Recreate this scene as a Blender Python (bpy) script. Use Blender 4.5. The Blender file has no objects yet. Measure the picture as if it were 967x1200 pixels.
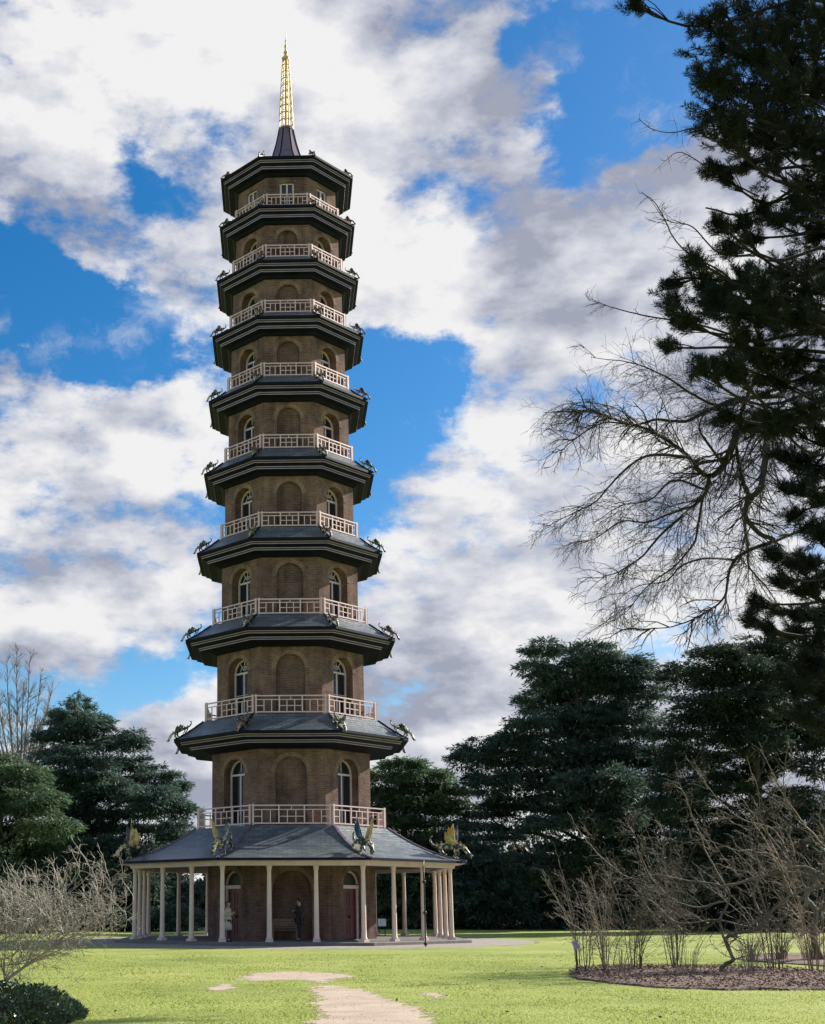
import bpy, bmesh, math, random
import numpy as np
from mathutils import Vector, Matrix
R = math.radians
rng = np.random.default_rng(7)
random.seed(7)
scene = bpy.context.scene
COL = scene.collection
UP = np.array([0., 0., 1.])

# ------------------------------------------------------------------ camera
F, TH, CX, CY, CH = 1466.76, 0.17, 279.84, 810.94, 1.5987
PX0, PD, PYAW = 2.539, 60.885, -0.03515          # where the pagoda stands
cam = bpy.data.cameras.new('camera')
cam_o = bpy.data.objects.new('camera', cam); COL.objects.link(cam_o)
cam_o.location = (0, 0, CH); cam_o.rotation_euler = (math.pi / 2 + TH, 0, 0)
cam.sensor_width = 36; cam.lens = F / 1200 * 36
cam.shift_x = (483.5 - CX) / 1200; cam.shift_y = (CY - 600) / 1200
cam.clip_start = 0.1; cam.clip_end = 5000
scene.camera = cam_o


def ray(px, py):
    u, v = (px - CX) / F, (CY - py) / F
    return np.array([u, math.cos(TH) - v * math.sin(TH), math.sin(TH) + v * math.cos(TH)])


def at(px, py, Y):
    """the place at distance Y that the photograph shows at px, py"""
    d = ray(px, py)
    return np.array([0, 0, CH]) + d * (Y / d[1])


def gnd(px, py, z=0.):
    d = ray(px, py)
    return np.array([0, 0, CH]) + d * ((z - CH) / d[2])


# ------------------------------------------------------------------ object helpers
def tag(o, label=None, cat=None, group=None, kind=None):
    if label: o['label'] = label
    if cat: o['category'] = cat
    if group: o['group'] = group
    if kind: o['kind'] = kind
    return o


def thing(name, loc, label, cat, group=None, rz=0.):
    o = bpy.data.objects.new(name, None); COL.objects.link(o)
    o.location = tuple(loc); o.rotation_euler = (0, 0, rz); o.empty_display_size = .3
    return tag(o, label, cat, group)


def link(name, me, mats, parent=None):
    o = bpy.data.objects.new(name, me); COL.objects.link(o)
    if not isinstance(mats, (list, tuple)): mats = [mats]
    for m in mats: me.materials.append(m)
    if parent is not None: o.parent = parent
    return o


class MB:
    def __init__(s):
        s.v = []; s.f = []; s.m = []; s.uv = []

    def face(s, pts, m=0, uv=None):
        b = len(s.v); s.v += [tuple(float(c) for c in p) for p in pts]
        s.f.append(tuple(range(b, b + len(pts)))); s.m.append(m)
        s.uv.append(uv if uv else [(0, 0)] * len(pts))

    def box(s, c, sz, m=0, ax=None):
        """box with centre c, full sizes sz along axes ax (3 unit vectors)"""
        c = np.array(c, float)
        ax = np.eye(3) if ax is None else np.array(ax, float)
        h = [ax[i] * sz[i] / 2 for i in range(3)]
        P = lambda a, b, d: c + a * h[0] + b * h[1] + d * h[2]
        for q in ([(-1, -1, -1), (-1, 1, -1), (1, 1, -1), (1, -1, -1)], [(-1, -1, 1), (1, -1, 1), (1, 1, 1), (-1, 1, 1)],
                  [(-1, -1, -1), (1, -1, -1), (1, -1, 1), (-1, -1, 1)], [(1, -1, -1), (1, 1, -1), (1, 1, 1), (1, -1, 1)],
                  [(1, 1, -1), (-1, 1, -1), (-1, 1, 1), (1, 1, 1)], [(-1, 1, -1), (-1, -1, -1), (-1, -1, 1), (-1, 1, 1)]):
            s.face([P(*t) for t in q], m)

    def bar(s, a, b, w, t, m=0, up=(0, 0, 1)):
        a = np.array(a, float); b = np.array(b, float); d = b - a; L = np.linalg.norm(d); d /= L
        u = np.array(up, float); u = u - d * (u @ d)
        if np.linalg.norm(u) < 1e-6: u = np.array([1., 0, 0]) - d * d[0]
        u /= np.linalg.norm(u); sd = np.cross(d, u)
        s.box((a + b) / 2, (L, w, t), m, (d, sd, u))

    def lathe(s, prof, n=16, c=(0, 0, 0), m=0, a0=0., mats=None, cap=True, close_up=False):
        c = np.array(c, float); k = 1 / math.cos(math.pi / n) if n == 8 else 1
        rings = []; arc = [0.]
        for (r_0, z_0), (r_1, z_1) in zip(prof[:-1], prof[1:]): arc.append(arc[-1] + math.hypot(r_1 - r_0, z_1 - z_0))
        for r, z in prof:
            rings.append([c + np.array([r * k * math.cos(a0 + 2 * math.pi * i / n), r * k * math.sin(a0 + 2 * math.pi * i / n), z]) for i in range(n)])
        for j in range(len(rings) - 1):
            for i in range(n):
                i2 = (i + 1) % n
                wa, wb = prof[j][0] * math.tan(math.pi / n), prof[j + 1][0] * math.tan(math.pi / n)
                s.face([rings[j][i], rings[j][i2], rings[j + 1][i2], rings[j + 1][i]], mats[j] if mats else m,
                       [(i * 7.3 - wa, arc[j]), (i * 7.3 + wa, arc[j]), (i * 7.3 + wb, arc[j + 1]), (i * 7.3 - wb, arc[j + 1])])
        if cap:
            s.face(rings[0][::-1], m); s.face(rings[-1], m)

    def mesh(s, name, smooth=False, weld=True):
        me = bpy.data.meshes.new(name)
        me.from_pydata(s.v, [], s.f)
        me.polygons.foreach_set('material_index', s.m)
        uvl = me.uv_layers.new(name='UVMap')
        flat = [c for u in s.uv for p in u for c in p]
        uvl.data.foreach_set('uv', flat)
        if weld:
            bm = bmesh.new(); bm.from_mesh(me)
            bmesh.ops.remove_doubles(bm, verts=bm.verts, dist=1e-4)
            bm.to_mesh(me); bm.free()
        if smooth:
            me.polygons.foreach_set('use_smooth', [True] * len(me.polygons))
        me.update()
        return me

    def build(s, name, mats, parent=None, smooth=False, weld=True):
        return link(name, s.mesh(name, smooth, weld), mats, parent)


def quad_mesh(name, V):
    """V: (N,k,3) separate k-gons"""
    n, k = V.shape[:2]
    me = bpy.data.meshes.new(name)
    me.vertices.add(n * k); me.loops.add(n * k); me.polygons.add(n)
    me.vertices.foreach_set('co', V.reshape(-1).astype(np.float32))
    me.loops.foreach_set('vertex_index', np.arange(n * k, dtype=np.int32))
    me.polygons.foreach_set('loop_start', np.arange(0, n * k, k, dtype=np.int32))
    me.polygons.foreach_set('loop_total', np.full(n, k, dtype=np.int32))
    me.update(calc_edges=True)
    return me


def leaves(pos, d, ln, wd, tilt=.5, kite=.45):
    """kite shaped leaf faces at pos along d"""
    n = len(pos)
    d = d / (np.linalg.norm(d, axis=1, keepdims=True) + 1e-9)
    s = np.cross(d, UP + rng.normal(0, tilt, (n, 3)))
    s /= (np.linalg.norm(s, axis=1, keepdims=True) + 1e-9)
    ln = np.broadcast_to(np.asarray(ln, float), (n,))[:, None]; wd = np.broadcast_to(np.asarray(wd, float), (n,))[:, None]
    m = pos + d * ln * kite
    return np.stack([pos, m + s * wd / 2, pos + d * ln, m - s * wd / 2], 1)


def tubes_mesh(name, lines, sides=None):
    """lines: list of (points (n,3), radii (n,)) -> one tube mesh"""
    VV = []; FF = []; base = 0
    for P, r in lines:
        P = np.asarray(P, float); r = np.asarray(r, float); n = len(P)
        if len(r) != n: r = np.interp(np.linspace(0, 1, n), np.linspace(0, 1, len(r)), r)
        k = sides or (8 if r[0] > .08 else 5 if r[0] > .02 else 3)
        T = np.gradient(P, axis=0); T /= (np.linalg.norm(T, axis=1, keepdims=True) + 1e-9)
        ref = np.array([.31, .77, .55]) if abs(T[0] @ np.array([.31, .77, .55])) < .9 else np.array([1., 0, 0])
        A = np.cross(T, ref); A /= (np.linalg.norm(A, axis=1, keepdims=True) + 1e-9); B = np.cross(T, A)
        ang = np.arange(k) * 2 * np.pi / k
        ring = P[:, None, :] + r[:, None, None] * (A[:, None, :] * np.cos(ang)[None, :, None] + B[:, None, :] * np.sin(ang)[None, :, None])
        VV.append(ring.reshape(-1, 3))
        i = np.arange(n - 1)[:, None] * k; j = np.arange(k)[None, :]; j2 = (j + 1) % k
        FF.append((base + np.stack([i + j, i + j2, i + k + j2, i + k + j], -1)).reshape(-1, 4))
        base += n * k
    V = np.concatenate(VV); Fq = np.concatenate(FF)
    me = bpy.data.meshes.new(name)
    me.vertices.add(len(V)); me.loops.add(len(Fq) * 4); me.polygons.add(len(Fq))
    me.vertices.foreach_set('co', V.reshape(-1).astype(np.float32))
    me.loops.foreach_set('vertex_index', Fq.reshape(-1).astype(np.int32))
    me.polygons.foreach_set('loop_start', np.arange(0, len(Fq) * 4, 4, dtype=np.int32))
    me.polygons.foreach_set('loop_total', np.full(len(Fq), 4, dtype=np.int32))
    me.polygons.foreach_set('use_smooth', np.ones(len(Fq), dtype=bool))
    me.update(calc_edges=True)
    return me


# ------------------------------------------------------------------ materials
def newmat(name):
    m = bpy.data.materials.new(name); m.use_nodes = True
    nt = m.node_tree; b = nt.nodes['Principled BSDF']
    return m, nt, b


def ramp(nt, stops):
    n = nt.nodes.new('ShaderNodeValToRGB'); cr = n.color_ramp
    while len(cr.elements) < len(stops): cr.elements.new(.5)
    for e, (p, c) in zip(cr.elements, stops):
        e.position = p; e.color = (*c, 1)
    return n


def noise_mat(name, stops, scale=4., rough=.7, detail=5., bump=0., bscale=None, metallic=0., coord='Object', spec=.5):
    m, nt, b = newmat(name)
    tc = nt.nodes.new('ShaderNodeTexCoord'); nz = nt.nodes.new('ShaderNodeTexNoise')
    nz.inputs['Scale'].default_value = scale; nz.inputs['Detail'].default_value = detail
    nt.links.new(tc.outputs[coord], nz.inputs['Vector'])
    rp = ramp(nt, stops); nt.links.new(nz.outputs['Fac'], rp.inputs['Fac'])
    nt.links.new(rp.outputs['Color'], b.inputs['Base Color'])
    b.inputs['Roughness'].default_value = rough; b.inputs['Metallic'].default_value = metallic
    b.inputs['Specular IOR Level'].default_value = spec
    if bump:
        n2 = nt.nodes.new('ShaderNodeTexNoise'); n2.inputs['Scale'].default_value = bscale or scale * 4; n2.inputs['Detail'].default_value = 6
        nt.links.new(tc.outputs[coord], n2.inputs['Vector'])
        bp = nt.nodes.new('ShaderNodeBump'); bp.inputs['Strength'].default_value = bump; bp.inputs['Distance'].default_value = .05
        nt.links.new(n2.outputs['Fac'], bp.inputs['Height']); nt.links.new(bp.outputs['Normal'], b.inputs['Normal'])
    return m


def leaf_mat(name, stops, trans=.25, rough=.6, cscale=.35):
    """leaf colour varies by leaf and by clump; a little light passes through"""
    m, nt, b = newmat(name)
    g = nt.nodes.new('ShaderNodeNewGeometry'); tc = nt.nodes.new('ShaderNodeTexCoord')
    nz = nt.nodes.new('ShaderNodeTexNoise'); nz.inputs['Scale'].default_value = cscale; nz.inputs['Detail'].default_value = 3
    nt.links.new(tc.outputs['Object'], nz.inputs['Vector'])
    mx = nt.nodes.new('ShaderNodeMath'); mx.operation = 'MULTIPLY_ADD'; mx.inputs[1].default_value = .5
    nt.links.new(g.outputs['Random Per Island'], mx.inputs[0])
    ms = nt.nodes.new('ShaderNodeMath'); ms.operation = 'MULTIPLY_ADD'; ms.inputs[1].default_value = 1.3; ms.inputs[2].default_value = -.4
    nt.links.new(nz.outputs['Fac'], ms.inputs[0]); nt.links.new(ms.outputs[0], mx.inputs[2])
    rp = ramp(nt, stops); nt.links.new(mx.outputs[0], rp.inputs['Fac'])
    nt.links.new(rp.outputs['Color'], b.inputs['Base Color'])
    b.inputs['Roughness'].default_value = rough; b.inputs['Specular IOR Level'].default_value = .35
    tr = nt.nodes.new('ShaderNodeBsdfTranslucent'); nt.links.new(rp.outputs['Color'], tr.inputs['Color'])
    mix = nt.nodes.new('ShaderNodeMixShader'); mix.inputs[0].default_value = trans
    nt.links.new(b.outputs[0], mix.inputs[1]); nt.links.new(tr.outputs[0], mix.inputs[2])
    nt.links.new(mix.outputs[0], nt.nodes['Material Output'].inputs['Surface'])
    return m


def brick_mat(name, c1, c2, mortar, sc=1.0):
    m, nt, b = newmat(name)
    uv = nt.nodes.new('ShaderNodeUVMap'); br = nt.nodes.new('ShaderNodeTexBrick')
    br.inputs['Scale'].default_value = sc
    br.inputs['Brick Width'].default_value = .235; br.inputs['Row Height'].default_value = .085
    br.inputs['Mortar Size'].default_value = .011; br.inputs['Bias'].default_value = -.1
    br.inputs['Color1'].default_value = (*c1, 1); br.inputs['Color2'].default_value = (*c2, 1); br.inputs['Mortar'].default_value = (*mortar, 1)
    nt.links.new(uv.outputs[0], br.inputs['Vector'])
    tc = nt.nodes.new('ShaderNodeTexCoord')
    nz = nt.nodes.new('ShaderNodeTexNoise'); nz.inputs['Scale'].default_value = 1.1; nz.inputs['Detail'].default_value = 8; nz.inputs['Roughness'].default_value = .65
    nt.links.new(tc.outputs['Object'], nz.inputs['Vector'])
    mp = nt.nodes.new('ShaderNodeMapping'); mp.inputs['Scale'].default_value = (1, 1, .16)
    nt.links.new(tc.outputs['Object'], mp.inputs['Vector'])
    nv = nt.nodes.new('ShaderNodeTexNoise'); nv.inputs['Scale'].default_value = 2.6; nv.inputs['Detail'].default_value = 6
    nt.links.new(mp.outputs[0], nv.inputs['Vector'])
    av = nt.nodes.new('ShaderNodeMath'); av.operation = 'MULTIPLY_ADD'; av.inputs[1].default_value = .45
    hv = nt.nodes.new('ShaderNodeMath'); hv.operation = 'MULTIPLY'; hv.inputs[1].default_value = .55
    nt.links.new(nz.outputs['Fac'], hv.inputs[0]); nt.links.new(nv.outputs['Fac'], av.inputs[0]); nt.links.new(hv.outputs[0], av.inputs[2])
    rp = ramp(nt, [(.36, (.52, .50, .53)), (.5, (.98, .95, .95)), (.64, (1.45, 1.36, 1.25))]); nt.links.new(av.outputs[0], rp.inputs['Fac'])
    mu = nt.nodes.new('ShaderNodeMix'); mu.data_type = 'RGBA'; mu.blend_type = 'MULTIPLY'; mu.inputs[0].default_value = 1
    nt.links.new(br.outputs['Color'], mu.inputs[6]); nt.links.new(rp.outputs['Color'], mu.inputs[7])
    nt.links.new(mu.outputs[2], b.inputs['Base Color']); b.inputs['Roughness'].default_value = .9; b.inputs['Specular IOR Level'].default_value = .2
    bp = nt.nodes.new('ShaderNodeBump'); bp.inputs['Strength'].default_value = .5; bp.inputs['Distance'].default_value = .01
    nt.links.new(br.outputs['Fac'], bp.inputs['Height']); bp.invert = True; nt.links.new(bp.outputs['Normal'], b.inputs['Normal'])
    return m


M = {}
M['brick'] = brick_mat('stock_brick', (.125, .070, .056), (.195, .118, .094), (.215, .168, .14))
M['arch_brick'] = brick_mat('gauged_brick', (.20, .13, .098), (.25, .17, .128), (.26, .21, .175))
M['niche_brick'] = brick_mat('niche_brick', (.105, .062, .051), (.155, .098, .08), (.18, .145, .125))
M['pink_paint'] = noise_mat('pale_pink_paint', [(.3, (.68, .48, .46)), (.7, (.78, .59, .56))], 2., .5)
M['column_paint'] = noise_mat('column_paint', [(.3, (.66, .50, .42)), (.7, (.80, .64, .54))], 1.2, .5, bump=.1)
M['cream'] = noise_mat('cream_soffit', [(.3, (.56, .46, .46)), (.7, (.68, .57, .57))], 1.5, .6)
M['window_paint'] = noise_mat('window_paint', [(.3, (.66, .54, .55)), (.7, (.78, .67, .68))], 3., .45)
M['door_red'] = noise_mat('red_door', [(.3, (.075, .005, .014)), (.7, (.11, .009, .02))], 2., .35)
M['black_trim'] = noise_mat('black_trim', [(.3, (.005, .006, .014)), (.7, (.010, .012, .026))], 2., .6, spec=.12)
M['grey_band'] = noise_mat('grey_band', [(.3, (.06, .052, .075)), (.7, (.085, .075, .105))], 2., .6, spec=.2)
M['white_line'] = noise_mat('white_line', [(.3, (.40, .33, .52)), (.7, (.50, .42, .66))], 2., .5)
M['purple'] = noise_mat('purple_lead', [(.3, (.11, .075, .12)), (.7, (.17, .125, .18))], 3., .45)
M['gold'] = noise_mat('gilding', [(.3, (.52, .36, .11)), (.7, (.74, .56, .24))], 6., .42, metallic=.45)
M['iron'] = noise_mat('black_iron', [(.3, (.01, .01, .011)), (.7, (.022, .022, .025))], 5., .45)
M['paving'] = noise_mat('stone_paving', [(.3, (.12, .112, .105)), (.7, (.19, .178, .166))], 1.4, .85, bump=.3)
M['gravel'] = noise_mat('gravel_path', [(.25, (.20, .18, .155)), (.75, (.35, .315, .275))], 3.5, .95, detail=9, bump=.4, bscale=30)
M['dirt'] = noise_mat('trodden_earth', [(.2, (.30, .225, .16)), (.5, (.43, .335, .25)), (.8, (.53, .43, .33))], 1.3, .95, detail=10, bump=.4, bscale=22)
M['mulch'] = noise_mat('bark_mulch', [(.3, (.06, .036, .024)), (.5, (.145, .092, .066)), (.72, (.26, .185, .14))], 9., .95, detail=9, bump=.8, bscale=18)
M['wood'] = noise_mat('weathered_wood', [(.3, (.18, .11, .07)), (.7, (.30, .20, .13))], 5., .8)
M['ceiling_shade'] = noise_mat('shade_dark_ceiling', [(.3, (.05, .036, .028)), (.7, (.09, .065, .05))], 3., .8)  # inner portico ceiling: shade put into the colour, cuts the bounced light
M['sign_white'] = noise_mat('pale_panel', [(.3, (.62, .70, .78)), (.7, (.72, .78, .84))], 4., .5)

# roof: leaded slate with fine courses and streaks
def roof_material():
    m, nt, b = newmat('roof_slate')
    tc = nt.nodes.new('ShaderNodeTexCoord'); mp = nt.nodes.new('ShaderNodeMapping'); mp.inputs['Scale'].default_value = (1, 1, 6)
    nt.links.new(tc.outputs['Object'], mp.inputs['Vector'])
    nz = nt.nodes.new('ShaderNodeTexNoise'); nz.inputs['Scale'].default_value = 1.1; nz.inputs['Detail'].default_value = 7
    nt.links.new(mp.outputs[0], nz.inputs['Vector'])
    rp = ramp(nt, [(.3, (.075, .095, .105)), (.7, (.15, .175, .185))]); nt.links.new(nz.outputs['Fac'], rp.inputs['Fac'])
    uv = nt.nodes.new('ShaderNodeUVMap'); br = nt.nodes.new('ShaderNodeTexBrick'); br.inputs['Scale'].default_value = 1
    br.inputs['Brick Width'].default_value = .42; br.inputs['Row Height'].default_value = .23; br.inputs['Mortar Size'].default_value = .012
    br.inputs['Color1'].default_value = (.72, .74, .78, 1); br.inputs['Color2'].default_value = (1.2, 1.18, 1.14, 1); br.inputs['Mortar'].default_value = (.35, .35, .38, 1)
    nt.links.new(uv.outputs[0], br.inputs['Vector'])
    mu = nt.nodes.new('ShaderNodeMix'); mu.data_type = 'RGBA'; mu.blend_type = 'MULTIPLY'; mu.inputs[0].default_value = 1
    nt.links.new(rp.outputs['Color'], mu.inputs[6]); nt.links.new(br.outputs['Color'], mu.inputs[7])
    nt.links.new(mu.outputs[2], b.inputs['Base Color']); b.inputs['Roughness'].default_value = .42
    bp = nt.nodes.new('ShaderNodeBump'); bp.inputs['Strength'].default_value = .4; bp.inputs['Distance'].default_value = .015; bp.invert = True
    nt.links.new(br.outputs['Fac'], bp.inputs['Height']); nt.links.new(bp.outputs['Normal'], b.inputs['Normal'])
    return m
M['roof'] = roof_material()

m, nt, b = newmat('window_glass'); b.inputs['Base Color'].default_value = (.02, .025, .035, 1); b.inputs['Roughness'].default_value = .04
b.inputs['Specular IOR Level'].default_value = .5; M['glass'] = m
nzg = nt.nodes.new('ShaderNodeTexNoise'); nzg.inputs['Scale'].default_value = 1.5
bpg = nt.nodes.new('ShaderNodeBump'); bpg.inputs['Strength'].default_value = .06; nt.links.new(nzg.outputs['Fac'], bpg.inputs['Height']); nt.links.new(bpg.outputs['Normal'], b.inputs['Normal'])

def lawn_material():
    m, nt, b = newmat('lawn_turf')
    tc = nt.nodes.new('ShaderNodeTexCoord')
    n1 = nt.nodes.new('ShaderNodeTexNoise'); n1.inputs['Scale'].default_value = .22; n1.inputs['Detail'].default_value = 6; n1.inputs['Roughness'].default_value = .6
    n2 = nt.nodes.new('ShaderNodeTexNoise'); n2.inputs['Scale'].default_value = 3.0; n2.inputs['Detail'].default_value = 10; n2.inputs['Roughness'].default_value = .75
    for n in (n1, n2): nt.links.new(tc.outputs['Object'], n.inputs['Vector'])
    ad = nt.nodes.new('ShaderNodeMath'); ad.operation = 'MULTIPLY_ADD'; ad.inputs[1].default_value = .62
    hf = nt.nodes.new('ShaderNodeMath'); hf.operation = 'MULTIPLY'; hf.inputs[1].default_value = .38
    nt.links.new(n2.outputs['Fac'], hf.inputs[0]); nt.links.new(n1.outputs['Fac'], ad.inputs[0]); nt.links.new(hf.outputs[0], ad.inputs[2])
    rp = ramp(nt, [(.34, (.14, .185, .045)), (.46, (.255, .305, .075)), (.56, (.325, .37, .10)), (.68, (.41, .41, .16))])
    nt.links.new(ad.outputs[0], rp.inputs['Fac']); nt.links.new(rp.outputs['Color'], b.inputs['Base Color'])
    b.inputs['Roughness'].default_value = .9; b.inputs['Specular IOR Level'].default_value = .15
    n3 = nt.nodes.new('ShaderNodeTexNoise'); n3.inputs['Scale'].default_value = 14; n3.inputs['Detail'].default_value = 8
    nt.links.new(tc.outputs['Object'], n3.inputs['Vector'])
    bp = nt.nodes.new('ShaderNodeBump'); bp.inputs['Strength'].default_value = .8; bp.inputs['Distance'].default_value = .06
    nt.links.new(n3.outputs['Fac'], bp.inputs['Height']); nt.links.new(bp.outputs['Normal'], b.inputs['Normal'])
    return m
M['lawn'] = lawn_material()
M['grass'] = leaf_mat('grass_blades', [(0, (.19, .24, .05)), (.5, (.32, .37, .09)), (1, (.45, .46, .16))], .5, .7, .25)
M['cedar_blue'] = leaf_mat('cedar_needles_blue', [(0, (.024, .052, .042)), (.5, (.070, .12, .096)), (1, (.15, .215, .16))], .35)
M['cedar_green'] = leaf_mat('cedar_needles_green', [(0, (.034, .068, .036)), (.5, (.092, .155, .08)), (1, (.20, .26, .14))], .38)
M['cedar_dark'] = leaf_mat('cedar_needles_dark', [(0, (.014, .026, .020)), (.5, (.036, .060, .042)), (1, (.095, .125, .08))], .3)
M['pine'] = leaf_mat('pine_needles', [(0, (.005, .009, .007)), (.5, (.011, .019, .013)), (1, (.026, .038, .024))], .06, .8)
M['undergrowth'] = leaf_mat('undergrowth_leaves', [(0, (.012, .022, .012)), (.5, (.03, .045, .022)), (1, (.07, .09, .04))], .15)
M['laurel'] = leaf_mat('evergreen_leaves', [(0, (.015, .035, .015)), (.5, (.04, .075, .035)), (1, (.10, .14, .075))], .1, .3, 2.)
M['bark'] = noise_mat('dark_bark', [(.3, (.03, .024, .02)), (.7, (.075, .06, .05))], 6., .9, bump=.5)
M['pine_bark'] = noise_mat('pine_bark', [(.3, (.012, .010, .008)), (.7, (.032, .025, .02))], 6., .9, bump=.5)
M['bare_bark'] = noise_mat('bare_branch_bark', [(.3, (.018, .016, .013)), (.7, (.045, .040, .030))], 5., .85)
M['twig_pale'] = noise_mat('pale_twig_bark', [(.3, (.19, .168, .14)), (.7, (.44, .395, .34))], 3., .8)
M['twig_brown'] = noise_mat('brown_twig_bark', [(.3, (.075, .064, .046)), (.7, (.19, .16, .115))], 1.2, .8)
M['twig_straw'] = noise_mat('straw_stem', [(.3, (.20, .16, .11)), (.7, (.36, .29, .21))], 2., .8)
M['twig_far'] = noise_mat('grey_far_twigs', [(.3, (.17, .15, .14)), (.7, (.26, .235, .22))], 2., .9)
M['dragon_body'] = noise_mat('dragon_scales', [(.38, (.012, .018, .028)), (.5, (.03, .06, .045)), (.56, (.55, .42, .16)), (.66, (.70, .62, .48))], 5., .35)
M['dragon_body_red'] = noise_mat('dragon_scales_red', [(.36, (.02, .012, .014)), (.5, (.16, .045, .035)), (.6, (.42, .28, .18)), (.68, (.66, .56, .45))], 5., .4)
M['dragon_body_green'] = noise_mat('dragon_scales_green', [(.36, (.012, .02, .014)), (.48, (.05, .085, .035)), (.58, (.35, .30, .12)), (.66, (.72, .66, .52))], 5., .4)
M['dragon_blue'] = noise_mat('dragon_wing_blue', [(.35, (.012, .025, .07)), (.55, (.04, .08, .17)), (.68, (.45, .40, .25))], 4., .4)
M['dragon_dark'] = noise_mat('dragon_wing_dark', [(.4, (.015, .02, .025)), (.54, (.06, .07, .055)), (.62, (.38, .32, .2)), (.7, (.6, .55, .45))], 6., .5)
M['dragon_gold'] = noise_mat('dragon_wing_gold', [(.35, (.28, .16, .04)), (.55, (.60, .42, .13)), (.68, (.75, .68, .52))], 4., .45)
M['skin'] = noise_mat('skin', [(.3, (.45, .27, .2)), (.7, (.55, .35, .26))], 8., .5)
M['coat_beige'] = noise_mat('beige_coat', [(.3, (.50, .42, .33)), (.7, (.62, .54, .44))], 6., .85)
M['cloth_dark'] = noise_mat('dark_cloth', [(.3, (.010, .010, .014)), (.7, (.022, .022, .028))], 6., .85)
M['cloth_navy'] = noise_mat('navy_trousers', [(.3, (.012, .015, .028)), (.7, (.025, .028, .045))], 6., .85)
M['hair'] = noise_mat('dark_hair', [(.3, (.018, .012, .009)), (.7, (.04, .028, .02))], 20., .6)
M['shoe'] = noise_mat('shoe', [(.3, (.015, .013, .012)), (.7, (.03, .026, .024))], 6., .5)

# ------------------------------------------------------------------ light
SUN_EL, SUN_AZ = R(29), R(58)        # azimuth from +Y (away from the camera) towards +X (right)
sun_dir = Vector((math.sin(SUN_AZ) * math.cos(SUN_EL), math.cos(SUN_AZ) * math.cos(SUN_EL), math.sin(SUN_EL)))
sl = bpy.data.lights.new('sun', 'SUN'); sl.energy = 4.8; sl.angle = R(.6); sl.color = (1, .93, .82)
so = bpy.data.objects.new('sun', sl); COL.objects.link(so)
so.rotation_euler = (-sun_dir).to_track_quat('-Z', 'Y').to_euler(); so.location = (60, 40, 60)

world = bpy.data.worlds.new('World'); scene.world = world; world.use_nodes = True
nt = world.node_tree; N = nt.nodes; Lk = nt.links
for n in list(N): N.remove(n)
out = N.new('ShaderNodeOutputWorld'); bg = N.new('ShaderNodeBackground'); bg.inputs['Strength'].default_value = .1
Lk.new(bg.outputs[0], out.inputs[0])
sky = N.new('ShaderNodeTexSky'); sky.sky_type = 'NISHITA'; sky.sun_disc = False
sky.sun_elevation = SUN_EL; sky.sun_rotation = SUN_AZ; sky.air_density = 1.0; sky.dust_density = .4; sky.ozone_density = 2.5
hs = N.new('ShaderNodeHueSaturation'); hs.inputs['Saturation'].default_value = 1.42; hs.inputs['Value'].default_value = .72
Lk.new(sky.outputs[0], hs.inputs['Color'])
tc = N.new('ShaderNodeTexCoord')


def mth(op, a, b=None, c=None, clamp=False):
    n = N.new('ShaderNodeMath'); n.operation = op; n.use_clamp = clamp
    for i, v in enumerate((a, b, c)):
        if v is None: continue
        if isinstance(v, (int, float)): n.inputs[i].default_value = v
        else: Lk.new(v, n.inputs[i])
    return n.outputs[0]


def vmath(op, a, b=None, s=None):
    n = N.new('ShaderNodeVectorMath'); n.operation = op
    for i, v in enumerate((a, b)):
        if v is None: continue
        if isinstance(v, (tuple, list)): n.inputs[i].default_value = v
        else: Lk.new(v, n.inputs[i])
    if s is not None: n.inputs['Scale'].default_value = s
    return n


def wnoise(vec, scale, detail, rough=.55, colour=False):
    n = N.new('ShaderNodeTexNoise'); n.inputs['Scale'].default_value = scale; n.inputs['Detail'].default_value = detail; n.inputs['Roughness'].default_value = rough
    Lk.new(vec, n.inputs['Vector'])
    return n.outputs['Color' if colour else 'Fac']


dirv = tc.outputs['Generated']
# warp the direction so that cloud edges curl
wc = wnoise(dirv, 5.5, 7, .62, True)
w1 = vmath('SUBTRACT', wc, (.5, .5, .5)); w2 = vmath('SCALE', w1.outputs[0], s=.13)
dw = vmath('NORMALIZE', vmath('ADD', dirv, w2.outputs[0]).outputs[0]).outputs[0]
# (photo x, y, radius in px, weight): banks of cloud and gaps of blue
CLOUD = [(20, 150, 105, 1.0), (120, 275, 55, .9), (70, 215, 50, .6), (200, 288, 26, .45), (200, 362, 34, .6), (290, 120, 135, 1.0), (460, 60, 150, .9), (420, 220, 150, 1.0), (600, 90, 70, .6), (550, 290, 125, .95),
         (700, 290, 120, .9), (790, 230, 80, .8), (470, 345, 60, .6), (600, 400, 62, .75), (640, 420, 40, .4), (90, 490, 100, 1.0), (205, 490, 55, .75), (30, 450, 50, .6),
         (50, 660, 115, 1.0), (180, 650, 75, .75), (560, 650, 115, 1.0), (580, 490, 45, .65), (720, 600, 170, 1.0), (520, 830, 130, 1.0), (840, 440, 160, 1.0),
         (200, 880, 80, .9), (110, 750, 60, .5), (860, 800, 150, .9), (900, 190, 90, .7), (330, 640, 110, .5), (40, 20, 80, .7), (150, 30, 90, .7)]
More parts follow.
